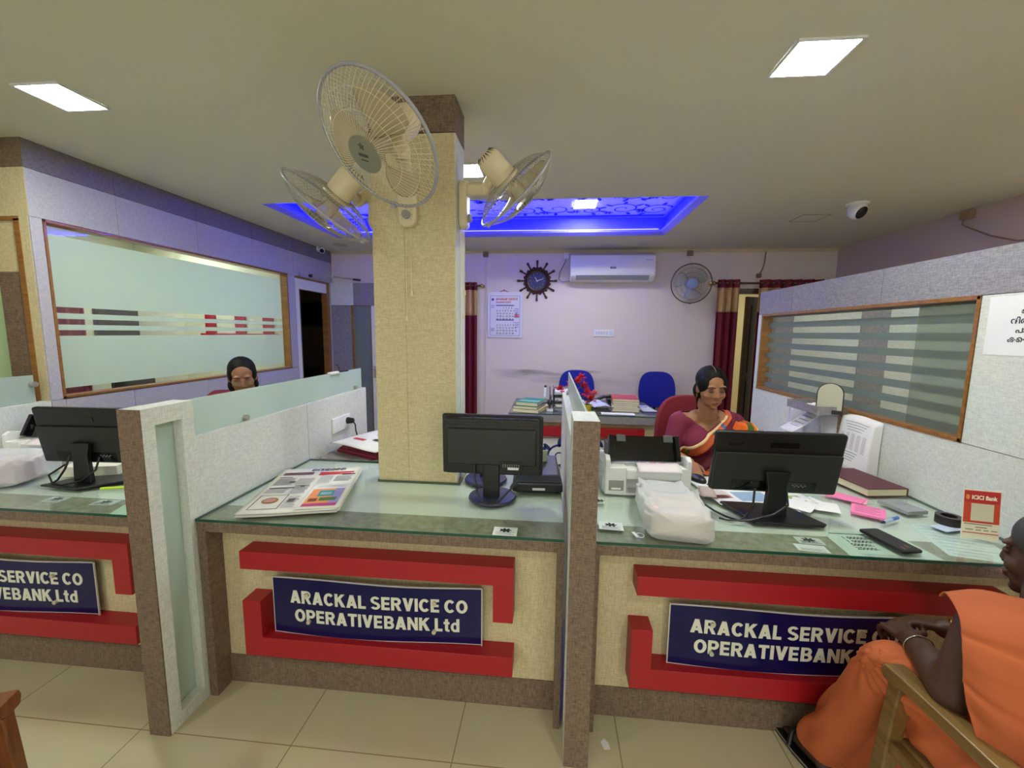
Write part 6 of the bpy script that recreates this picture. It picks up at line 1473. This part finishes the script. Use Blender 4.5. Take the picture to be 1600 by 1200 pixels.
def face_parts(M, t, body, lid=None, lashes=True):
    """eyelids, lashes, brows, lips as children of the body"""
    for s in (-1, 1):
        b = MB(M); b.ell((s*.031, -.0745, .006), (.0155, .0095, .0095), 18, 12); e = b.build('eyelid', lid or lid_m, body, 0, 0)
        if not lashes: continue
        b = MB(M); b.tube([(s*(.031-.015), -.0812, .0030), (s*.031, -.0842, -.0010), (s*(.031+.016), -.0775, .002)], [.0012, .0021, .0012], 6); b.build('lash_line', lash, e, 0, 50)
        b = MB(M); b.tube([(s*.013, -.0868, .0275), (s*.031, -.0878, .0335), (s*.052, -.0765, .0275)], [.0022, .0030, .0014], 6); b.build('eyebrow', lash, body, 0, 50)
    b = MB(M); b.tube([(-.022, -.0885, -.0680), (-.010, -.0975, -.0615), (0, -.0975, -.0628), (.010, -.0975, -.0615), (.022, -.0885, -.0680)], [.0018, .0046, .0042, .0046, .0018], 8)
    b.tube([(-.020, -.0885, -.0695), (0, -.0965, -.0715), (.020, -.0885, -.0695)], [.0018, .0060, .0018], 8); b.build('lips', lip_m, body, 0, 50)
def hand_prims(wrist, fwd, palm_dir, side, curl=.5, s=1.0):
    """wrist point, direction of the fingers, palm normal, thumb side vector -> capsules for palm, five bent fingers"""
    w = Vector(wrist); f = Vector(fwd).normalized(); n = Vector(palm_dir).normalized(); n = (n-f*n.dot(f)).normalized(); sd = Vector(side).normalized(); sd = (sd-f*sd.dot(f)-n*sd.dot(n)).normalized()
    pr = []
    for k in range(4):
        o = (1.5-k)*.0185*s
        base = w+f*.078*s+sd*o; pr.append(('c', w+f*.012*s+sd*o*.6, base, .0125*s, .0105*s))
        L = (.040, .046, .043, .033)[k]*s; a = curl*(.7+.12*k); p = base; d = f
        for j, q in enumerate((1.0, .68, .52)):
            d2 = (f*math.cos(a*(j+1)*.85)+n*math.sin(a*(j+1)*.85)); e = p+d2*L*q; r = (.0088, .0080, .0072)[j]*s
            pr.append(('c', p, e, r, r*.93)); p = e
    tb = w+f*.022*s+sd*.030*s; t1 = tb+(f*.55+sd*.75+n*.35).normalized()*.036*s; t2 = t1+(f*.85+sd*.25+n*.45).normalized()*.030*s
    pr += [('c', w+f*.015*s+sd*.012*s, tb, .014*s, .0125*s), ('c', tb, t1, .0115*s, .0098*s), ('c', t1, t2, .0096*s, .008*s)]
    return pr
from mathutils.bvhtree import BVHTree
def bvh_of(o):
    off = worg(o); me = o.data
    return BVHTree.FromPolygons([v.co+off for v in me.vertices], [list(p.vertices) for p in me.polygons])

# ---- the clerk in the maroon and orange sari
sari_m = mat('sari_maroon', (104, 20, 42), .75, vscale=60, bump=.15); blouse_m = mat('blouse_maroon', (118, 24, 58), .75, vscale=70, bump=.12)
sari_o = mat('sari_orange_border', (198, 92, 44), .7, vscale=60, bump=.1); sari_g = mat('sari_gold_edge', (222, 190, 140), .5); sari_green = mat('sari_green_block', (74, 96, 30), .7); sari_bright = mat('sari_bright_orange', (238, 106, 24), .7); sari_blue = mat('sari_blue_block', (70, 104, 160), .7)
t = thing('person', 'seated clerk in a maroon and orange sari at the right counter, eyes lowered', 'person', (.985, 2.72, 0))
HM = head_frame((.972, 2.625, 1.232), math.radians(4), math.radians(13), math.radians(-2))
torso = [('e', (.985, 2.70, .905), (.168, .098, .15)), ('e', (.985, 2.70, .72), (.165, .125, .16)), ('e', (.985, 2.74, .57), (.20, .16, .10)), ('c', (.835, 2.70, 1.005), (1.135, 2.70, 1.005), .058, .058),
         ('e', (.91, 2.615, .885), (.072, .062, .072)), ('e', (1.06, 2.615, .885), (.072, .062, .072)), ('c', (.92, 2.70, 1.02), (1.05, 2.70, 1.02), .062, .062)]
rarm_u = [('c', (.822, 2.70, 1.0), (.775, 2.66, .86), .058, .050)]
rarm = [('c', (.775, 2.66, .86), (.765, 2.60, .81), .046, .041), ('c', (.765, 2.60, .81), (.775, 2.33, .848), .039, .026)]
larm_u = [('c', (1.150, 2.70, 1.0), (1.20, 2.64, .85), .058, .050)]
larm = [('c', (1.20, 2.64, .85), (1.21, 2.57, .81), .046, .041), ('c', (1.21, 2.57, .82), (1.12, 2.36, .835), .039, .026)]
legs = [('c', (.90, 2.70, .55), (.89, 2.38, .56), .085, .065), ('c', (1.07, 2.70, .55), (1.08, 2.38, .56), .085, .065), ('c', (.89, 2.38, .55), (.89, 2.42, .08), .055, .04), ('c', (1.08, 2.38, .55), (1.08, 2.42, .08), .055, .04)]
hands = hand_prims((.775, 2.325, .848), (.02, -1, -.12), (0, -.1, -1), (1, 0, 0), .45, .92)+hand_prims((1.12, 2.355, .835), (-.25, -1, -.05), (0, -.1, -1), (-1, 0, 0), .3, .92)
neck = [('c', (.980, 2.675, 1.02), (.975, 2.655, 1.15), .054, .050)]
body = blob('body', torso+rarm_u+rarm+larm_u+larm+legs+neck+hands+xf_prims(head_prims(1, 1.06), HM), .0046, skin_f, t, 5)
face_parts(HM, t, body)
blouse = blob('blouse', torso[:1]+torso[1:2]+torso[3:]+rarm_u+larm_u, .007, blouse_m, t, 4, .009)
bm = bmesh.new(); bm.from_mesh(blouse.data); off = worg(blouse); kill = []
for f in bm.faces:
    c = f.calc_center_median()+off
    zv = .965+abs(c.x-.965)*(.085/.120)
    if (c.z > zv+.0 and abs(c.x-.965) < .135 and c.y < 2.70) or (c.z > 1.045 and abs(c.x-.98) < .085): kill.append(f)
bmesh.ops.delete(bm, geom=kill, context='FACES'); bm.to_mesh(blouse.data); bm.free()
md = blouse.modifiers.new('thickness', 'SOLIDIFY'); md.thickness = .003
skirt = blob('sari_skirt', torso[2:3]+legs[:4]+[('c', (.90, 2.40, .5), (1.08, 2.40, .5), .07, .07), ('c', (.90, 2.42, .12), (1.08, 2.42, .12), .06, .06), ('c', (.90, 2.41, .3), (1.08, 2.41, .3), .065, .065), ('e', (.985, 2.66, .64), (.172, .15, .10))], .012, sari_o, t, 6, .014)
bt = bvh_of(blouse)
def front(x, z, gap=.010):
    h = bt.ray_cast(Vector((x, 2.2, z)), Vector((0, 1, 0)))
    return h[0].y-gap if h[0] is not None else 2.70
inner = [(.775, .835), (.83, .868), (.865, .885), (.92, .925), (1.00, .985), (1.06, 1.035), (1.085, 1.058)]
outer = [(.79, .60), (.86, .625), (.93, .655), (1.02, .73), (1.10, .84), (1.15, .95), (1.175, 1.015)]
def interp(lst, u):
    q = u*(len(lst)-1); i = min(int(q), len(lst)-2); f = q-i; return [a+(c-a)*f for a, c in zip(lst[i], lst[i+1])]
bands = [(0, .035, 'g'), (.035, .20, 'o'), (.20, .62, 'm'), (.62, 1.0, 'o2')]
NU, NVV = 60, 44
rows = []
for j in range(NVV+1):
    v = j/NVV; row = []
    for i in range(NU+1):
        u = i/NU
        if u <= .8:
            uu = u/.8; a = interp(inner, uu); c = interp(outer, uu); x = a[0]+(c[0]-a[0])*v; z = a[1]+(c[1]-a[1])*v
            y = front(x, z)-.004*math.sin(v*28)*(.4+.6*uu)
            y = max(min(y, 2.69), 2.50)
            row.append(Vector((x, y, z)))
        else:
            uu = (u-.8)/.2; p = row[int(NU*.8)]; ang = uu*PI*.95; ctr = Vector((p.x, 2.705, p.z-.055)); d = p-ctr; r = math.hypot(d.y, d.z); a0 = math.atan2(d.z, -d.y)
            row.append(Vector((p.x, ctr.y-math.cos(a0+ang)*r, ctr.z+math.sin(a0+ang)*r)) if uu < .75 else Vector((p.x, ctr.y-math.cos(a0+ang)*r, ctr.z+math.sin(a0+ang)*r-(uu-.75)*.5)))
    rows.append(row)
# soften the height field so that the cloth bridges hollows
for it in range(5):
    nr = [[p.copy() for p in r] for r in rows]
    for j in range(1, NVV):
        for i in range(1, NU):
            nr[j][i].y = min(rows[j][i].y, (rows[j-1][i].y+rows[j+1][i].y+rows[j][i-1].y+rows[j][i+1].y)/4)
    rows = nr
b = MB(); b.v = [p for r in rows for p in r]
for j in range(NVV):
    v = (j+.5)/NVV
    for i in range(NU):
        u = (i+.5)/NU
        mi = 0
        if v < .07: mi = 2
        elif v < .30:
            mi = 1
            if .16 < u < .20 or .50 < u < .535: mi = 3
            elif .535 < u < .60: mi = 4
            elif .60 < u < .64: mi = 5
        elif v > .80 and u < .55: mi = 1
        b.f.append([j*(NU+1)+i, j*(NU+1)+i+1, (j+1)*(NU+1)+i+1, (j+1)*(NU+1)+i]); b.mi.append(mi)
b.build('sari_drape', [sari_m, sari_o, sari_g, sari_green, sari_bright, sari_blue], t, 0, 0, .003)
# pallu fanned over the left shoulder and arm
b = MB(); nu, nv = 36, 26; P = []
for j in range(nv+1):
    v = j/nv
    for i in range(nu+1):
        u = i/nu; x = 1.10+u*.165; top = 1.068-.05*u; 
        y = 2.648-.045*math.sin(u*PI*.8)-.035*v-.004*math.sin(u*16); z = top-v*(.27+.02*u)
        if v < .12: y += (.12-v)*.45; z -= (.12-v)*.10
        P.append(Vector((x+.012*v, y, z)))
b.v = P
for j in range(nv):
    for i in range(nu):
        u, v = (i+.5)/nu, (j+.5)/nv; mi = 1
        if u > .96: mi = 0
        elif u > .87: mi = 2 if v < .8 else 1
        if .10 < v+u*.25-.1 < .30 and .06 < u < .85: mi = 4 if not (.52 < u < .78) else 3
        if .38 < v < .46 and .30 < u < .40: mi = 5
        b.f.append([j*(nu+1)+i, j*(nu+1)+i+1, (j+1)*(nu+1)+i+1, (j+1)*(nu+1)+i]); b.mi.append(mi)
b.build('sari_pallu', [sari_m, sari_o, sari_g, sari_green, sari_bright, sari_blue], t, 0, 0, .004)
b = MB(HM); 
hp = [('e', (0, .024, .045), (.084, .094, .085)), ('e', (.050, -.006, .030), (.036, .056, .060)), ('e', (-.050, -.006, .030), (.036, .056, .060)), ('e', (.058, .035, -.03), (.03, .05, .05)), ('e', (-.058, .035, -.03), (.03, .05, .05)), ('e', (0, .085, -.07), (.05, .04, .06)), ('c', (0, .09, -.10), (.01, .085, -.30), .042, .026)]
hr = blob('hair', xf_prims(hp, HM), .006, hair_m, t, 5)
b = MB(HM); b.tube([(0, -.062, .080), (0, -.02, .124), (0, .03, .1325)], .0016, 5); b.build('parting_line', skin_f, hr)
for s in (-1, 1):
    b = MB(HM); b.ell((s*.081, -.006, -.040), (.0045, .0045, .0045), 10, 8); b.cyl((s*.081, -.006, -.044), (s*.081, -.006, -.056), .0035, .002, 8); b.build('earring', gold_m, body)
b = MB(); pts = [(.98+.062*math.sin(a)*1.0, 2.668-.064*math.cos(a)*1.02, 1.062-.035*math.cos(a)*(1 if math.cos(a) > 0 else .2)) for a in [PI*2*i/28 for i in range(28)]]; b.tube(pts, .0016, 6, 0, False, True); b.build('necklace', gold_m, body, 0, 0)
b = MB(); b.tube([(.774+.029*math.cos(a), 2.36, .833+.029*math.sin(a)) for a in [2*PI*i/20 for i in range(20)]], .003, 6, 0, False, True); b.build('bangle', gold_m, body, 0, 0)

# ---- the bespectacled clerk behind the left divider
t = thing('person', 'clerk in glasses and a dark red blouse, looking down behind the left divider glass', 'person', (-2.06, 2.75, 0))
HM2 = head_frame((-2.062, 2.62, 1.235), math.radians(38), math.radians(19), math.radians(-3))
d2 = Vector((math.sin(math.radians(36)), -math.cos(math.radians(36)), 0))
T2 = [('e', (-2.10, 2.74, .90), (.165, .11, .15)), ('e', (-2.10, 2.78, .70), (.17, .13, .16)), ('e', (-2.10, 2.82, .56), (.20, .17, .10)), ('c', (-2.285, 2.66, 1.068), (-1.945, 2.79, 1.068), .058, .058), ('c', (-2.17, 2.71, 1.085), (-2.03, 2.75, 1.085), .058, .058)]
A2 = [('c', (-2.295, 2.66, 1.06), (-2.31, 2.58, .86), .058, .048), ('c', (-1.945, 2.79, 1.06), (-1.87, 2.68, .86), .055, .046)]
F2 = [('c', (-2.30, 2.58, .86), (-2.12, 2.38, .83), .041, .027), ('c', (-1.87, 2.68, .86), (-1.92, 2.44, .83), .041, .027)]
H2 = hand_prims((-2.12, 2.38, .83), (.8, -.6, -.1), (0, 0, -1), (.3, 1, 0), .4, .9)+hand_prims((-1.92, 2.44, .83), (-.3, -1, -.1), (0, 0, -1), (-1, 0, 0), .4, .9)
L2 = [('c', (-2.17, 2.78, .55), (-2.14, 2.45, .56), .085, .065), ('c', (-2.02, 2.80, .55), (-1.96, 2.48, .56), .085, .065), ('c', (-2.14, 2.45, .55), (-2.14, 2.48, .08), .055, .04), ('c', (-1.96, 2.48, .55), (-1.96, 2.5, .08), .055, .04)]
body = blob('body', T2+A2+F2+L2+H2+[('c', (-2.098, 2.74, 1.05), (-2.075, 2.665, 1.17), .052, .048)]+xf_prims(head_prims(), HM2), .005, skin_l, t, 5)
face_parts(HM2, t, body)
bl = blob('blouse', T2+A2, .008, mat('dark_red_blouse', (116, 14, 38), .75, vscale=60, bump=.12), t, 4, .009)
bm = bmesh.new(); bm.from_mesh(bl.data); off = worg(bl); c0 = Vector((-2.085, 2.70, 1.10)); kill = [f for f in bm.faces if (lambda c: (Vector((c.x, c.y, 0))-Vector((c0.x, c0.y, 0))).length < .10 and c.z > 1.02)(f.calc_center_median()+off)]
bmesh.ops.delete(bm, geom=kill, context='FACES'); bm.to_mesh(bl.data); bm.free(); md = bl.modifiers.new('thickness', 'SOLIDIFY'); md.thickness = .003
hp2 = [('e', (0, .026, .046), (.083, .092, .084)), ('e', (.052, .012, .020), (.034, .056, .060)), ('e', (-.052, .012, .020), (.034, .056, .060)), hp[3], hp[4]]+[('e', (0, .08, -.05), (.066, .05, .07)), ('e', (-.05, .065, -.09), (.045, .04, .055)), ('e', (.05, .065, -.09), (.04, .04, .05))]
blob('hair', xf_prims(hp2, HM2), .006, hair_m, t, 5)
# spectacles: worn, so a part of the person
gl = MB(HM2)
for s in (-1, 1):
    gl.tube([(s*.033+.024*math.cos(a), -.103+.006*abs(math.cos(a)), -.004+.016*math.sin(a)) for a in [2*PI*i/24 for i in range(24)]], .0013, 6, 0, False, True)
    gl.tube([(s*.057, -.097, 0), (s*.079, -.05, .002), (s*.082, .0, .0)], .0012, 6)
gl.tube([(-.009, -.104, -.002), (0, -.107, .001), (.009, -.104, -.002)], .0013, 6)
sp = gl.build('spectacles', mat('bronze_spectacle_frame', (150, 122, 96), .3, .8), t, 0, 60)
b = MB(HM2)
for s in (-1, 1):
    b = MB(HM2); b.prism([(s*.033+.023*math.cos(a), -.004+.015*math.sin(a)) for a in [2*PI*i/24 for i in range(24)]], .1015, .1022, 0, Matrix(((1, 0, 0, 0), (0, 0, -1, 0), (0, 1, 0, 0), (0, 0, 0, 1)))); b.build('lens', clear, sp)
office_chair(-2.12, 2.93, math.radians(25), mat('dark_chair_cloth', (40, 40, 48), .8, var=.1, vscale=80), 'dark office chair under the bespectacled clerk behind the left divider', .44, .40, .55, None)

# ---- wooden armchairs of the public side
def armchair(M, w_m, label):
    t = thing('wooden_armchair', label, 'armchair', M.translation, 'wooden armchairs on the public side')
    ax = .282
    for s in (-1, 1):
        b = MB(M); x = s*ax
        pts = [(.262, .632), (.270, .612), (.262, .590), (.225, .590), (.205, .600), (-.24, .600), (-.24, .634), (.20, .634)]
        b.prism(pts, x-.027, x+.027, 0, Matrix(((0, 0, 1, 0), (1, 0, 0, 0), (0, 1, 0, 0), (0, 0, 0, 1)))); b.build('armrest', w_m, t, .004)
        b = MB(M); pts = [(.250, .592), (.212, .592), (.225, .45), (.235, .30), (.262, 0), (.296, 0), (.285, .15), (.272, .33), (.262, .46)]
        b.prism(pts, x-.021, x+.021, 0, Matrix(((0, 0, 1, 0), (1, 0, 0, 0), (0, 1, 0, 0), (0, 0, 0, 1)))); b.build('leg', w_m, t, .004)
        b = MB(M); pts = [(-.235, .98), (-.265, .98), (-.25, .60), (-.23, .42), (-.30, 0), (-.265, 0), (-.19, .40), (-.205, .60)]
        b.prism(pts, x*.93-.019, x*.93+.019, 0, Matrix(((0, 0, 1, 0), (1, 0, 0, 0), (0, 1, 0, 0), (0, 0, 0, 1)))); b.build('leg', w_m, t, .004)
        b = MB(M); b.box(x-.012, x+.012, -.21, .235, .38, .42); b.build('side_rail', w_m, t, .003)
    b = MB(M); b.box(-ax+.012, ax-.012, -.215, .235, .40, .43); b.build('seat', w_m, t, .008)
    b = MB(M); b.box(-ax+.02, ax-.02, -.258, -.236, .90, .98); b.build('top_rail', w_m, t, .005)
    for k in range(5):
        b = MB(M); x = -.17+.085*k; b.box(x-.018, x+.018, -.250, -.237, .43, .91); b.build('back_slat', w_m, t, .003)
    return t
armchair(rotz(1.282, .932, 0, math.radians(3)), teak, 'pale varnished wooden armchair under the orange-clad customer')
armchair(rotz(-1.505, .48, 0, math.radians(25)), redwood, 'reddish brown wooden armchair at the lower left edge of the view')

# ---- the customer in orange, seated with back to the viewer
saffron = mat('saffron_cloth', (190, 96, 52), .8, var=.12, vscale=8, bump=.05)
t = thing('person', 'seated customer wrapped in orange cloth, hands clasped on the knee, at the lower right', 'person', (1.28, .90, 0))
HM3 = head_frame((1.332, 1.165, .970), math.radians(203), math.radians(6), 0)
T3 = [('e', (1.30, .84, .56), (.175, .14, .115)), ('e', (1.29, .93, .66), (.150, .118, .13)), ('e', (1.27, 1.03, .775), (.160, .112, .12)), ('c', (1.10, 1.075, .815), (1.43, 1.075, .815), .058, .058), ('c', (1.275, 1.10, .84), (1.322, 1.15, .915), .057, .052)]
LA = [('c', (1.085, 1.075, .81), (1.03, 1.06, .652), .048, .044), ('c', (1.03, 1.06, .652), (1.055, 1.15, .664), .044, .040), ('c', (1.055, 1.15, .664), (1.074, 1.235, .668), .040, .029)]
RA = [('c', (1.45, 1.08, .81), (1.42, 1.13, .665), .048, .042), ('c', (1.42, 1.13, .665), (1.205, 1.285, .675), .040, .028)]
LH = hand_prims((1.074, 1.235, .668), (.10, 1, -.10), (.25, 0, -1), (1, .1, .2), .75, 1.0); RH = hand_prims((1.205, 1.285, .675), (-1, .55, -.05), (-.1, -.3, -1), (0, 1, .3), .7, .95)
LG = [('c', (1.20, .86, .535), (1.035, 1.24, .575), .080, .060), ('c', (1.035, 1.245, .57), (1.00, 1.43, .10), .056, .036), ('c', (1.38, .86, .535), (1.44, 1.24, .575), .080, .060), ('c', (1.44, 1.245, .57), (1.42, 1.42, .10), .056, .036)]
FT = [('c', (1.0, 1.43, .07), (.995, 1.41, .042), .034, .026), ('c', (.998, 1.42, .050), (.975, 1.52, .034), .032, .030)]
for k in range(5):
    q = Vector((.975, 1.52, .030)); FT.append(('c', (.955+.012*k, 1.515, .030), (.945+.013*k, 1.560-.004*k, .025), .0095 if k < 4 else .012, .0085 if k < 4 else .011))
FT += [('c', (1.42, 1.42, .06), (1.42, 1.52, .034), .034, .030)]
body = blob('body', T3+LA+RA+LH+RH+LG+FT+xf_prims(head_prims(), HM3), .0052, skin_d, t, 4)
face_parts(HM3, t, body, lid=skin_d, lashes=False)
hp3 = [('e', (0, .015, .050), (.080, .092, .081)), ('e', (.053, .012, .005), (.028, .045, .048)), ('e', (-.053, .012, .005), (.028, .045, .048)), ('e', (0, .07, -.02), (.055, .045, .06))]
blob('hair', xf_prims(hp3, HM3), .006, hair_grey, t, 5)
# wrapped lower cloth with folds
D3 = [('e', (1.30, .84, .53), (.185, .15, .11)), ('e', (1.297, .885, .61), (.170, .140, .085)), ('c', (1.10, .78, .485), (1.075, 1.18, .50), .05, .05), ('c', (1.055, .80, .462), (1.050, 1.16, .465), .030, .030), ('c', (1.20, .80, .50), (1.16, 1.15, .50), .06, .06)]
for k in range(7):
    f = k/6; hip = Vector((1.20+.18*f, .86, .53)); kn = Vector((1.035+.405*f, 1.235-.05*math.sin(PI*f), .572-.05*math.sin(PI*f))); an = Vector((.995+.42*f, 1.425-.03*math.sin(PI*f), .12))
    D3 += [('c', hip, kn, .082-.02*math.sin(PI*f), .066-.015*math.sin(PI*f)), ('c', kn, an, .064-.02*math.sin(PI*f), .060-.02*math.sin(PI*f))]
from mathutils import noise as mnoise
def folds(p):
    w = p+worg(t); ang = math.atan2(w.z-.6, w.y-1.24)
    s_ = w.y*.93+w.z*.37+w.x*.35; nz = mnoise.noise(w*5)
    d = mnoise.noise(Vector((s_*14, w.x*4, w.z*3)))*.014+math.sin(s_*78+5*nz)*.0048+math.sin(s_*41+w.z*6+4*nz)*.005
    kn = (w-Vector((1.03, 1.2, .62))).length
    d += math.sin(ang*17+w.x*24+3*nz)*.0065*math.exp(-(kn/.15)**2)
    c = Vector((1.2, w.y*.6+.45, w.z)); n = (w-c).normalized()
    return p+n*d
wrap = blob('wrapped_cloth', D3, .008, saffron, t, 5, .010, folds)
# shoulder cloth hung over the left shoulder and back
ctl = [  # rows from far edge over the shoulder down the back; each row runs from the left edge to the spine
    [(1.052, 1.150, .862), (1.14, 1.155, .872), (1.235, 1.150, .860), (1.30, 1.13, .85), (1.38, 1.10, .86)],
    [(1.045, 1.125, .884), (1.13, 1.125, .894), (1.225, 1.10, .892), (1.30, 1.075, .895), (1.40, 1.06, .895)],
    [(1.022, 1.060, .862), (1.08, 1.010, .885), (1.20, .985, .892), (1.30, .97, .895), (1.42, .97, .895)],
    [(1.002, 1.020, .80), (1.045, .955, .80), (1.18, .905, .80), (1.30, .88, .80), (1.44, .88, .80)],
    [(.994, .995, .72), (1.035, .925, .70), (1.17, .845, .70), (1.30, .815, .70), (1.45, .82, .70)],
    [(.997, .975, .665), (1.05, .90, .62), (1.18, .80, .60), (1.31, .755, .60), (1.46, .76, .60)],
    [(1.014, .945, .57), (1.075, .885, .54), (1.19, .775, .50), (1.32, .73, .47), (1.46, .74, .47)]]
def crm(p0, p1, p2, p3, f):
    return .5*((2*p1)+(p2-p0)*f+(2*p0-5*p1+4*p2-p3)*f*f+(3*p1-p0-3*p2+p3)*f**3)
def cat(lst, u):
    q = u*(len(lst)-1); i = min(int(q), len(lst)-2); f = q-i; g = lambda k: lst[max(0, min(len(lst)-1, k))]
    return crm(g(i-1), g(i), g(i+1), g(i+2), f)
rowsv = [[Vector(p) for p in r] for r in ctl]
def shawl(u, v):
    p = cat([cat(r, u) for r in rowsv], v)
    nrm = Vector((-.55, -.80, .2)).normalized()
    d = .004*math.sin(u*16+1.5*math.sin(v*5))*min(1, u*5)+.003*math.sin(v*30+u*3)*(.2 if v < .55 else .9)
    for vv in (.42, .63): d -= .008*math.exp(-((v-vv-.05*u)/.014)**2)
    d += .030*math.exp(-((u-.52)/.05)**2)*min(1, max(0, (v-.35)*4))*(-1)
    return p+nrm*d
b = MB(); b.grid(shawl, 60, 80); b.build('shoulder_cloth', saffron, t, 0, 0, .004)
b = MB(); b.grid(lambda u, v: (1.075+.015*u+.12*v, 1.13-.03*u+.012*v, .735-.09*u+.075*v), 8, 8); b.build('cloth_inner_fold', saffron, t, 0, 0, .004)
b = MB(); M = axis_frame((1.069, 1.205, .668), (.19, .98, 0)); b.tube([(.036*math.cos(a), .034*math.sin(a), 0) for a in [2*PI*i/24 for i in range(24)]], .0022, 6, 0, False, True, M); b.build('silver_bangle', silver, body, 0, 0)
b = MB(); M = axis_frame((1.219, 1.274, .675), (-.82, .56, 0)); b.lathe([(.031, -.010), (.0345, -.010), (.0345, .010), (.031, .010), (.031, -.010)], 28, 0, M, False); b.build('gold_bangle', gold_m, body, 0, 40)
b = MB(rotz(.975, 1.485, 0, math.radians(10)))
pts = [(-.045, .095), (-.02, .108), (.02, .105), (.042, .085), (.045, .0), (.035, -.09), (.0, -.115), (-.035, -.10), (-.048, 0)]
b.prism(pts, .0, .018); sd = b.build('sandal', black, t, .004)
b = MB(rotz(.975, 1.485, 0, math.radians(10))); b.prism([(x*1.03, y*1.03) for x, y in pts], .012, .0165); b.build('sole_edge', mat('sandal_edge_grey', (150, 140, 136), .5), sd)
b = MB(rotz(.975, 1.485, 0, math.radians(10))); b.tube([(-.046, .02, .018), (-.03, .03, .062), (0, .035, .072), (.03, .03, .062), (.044, .02, .018)], .009, 8); b.build('strap', black, sd, 0, 50)
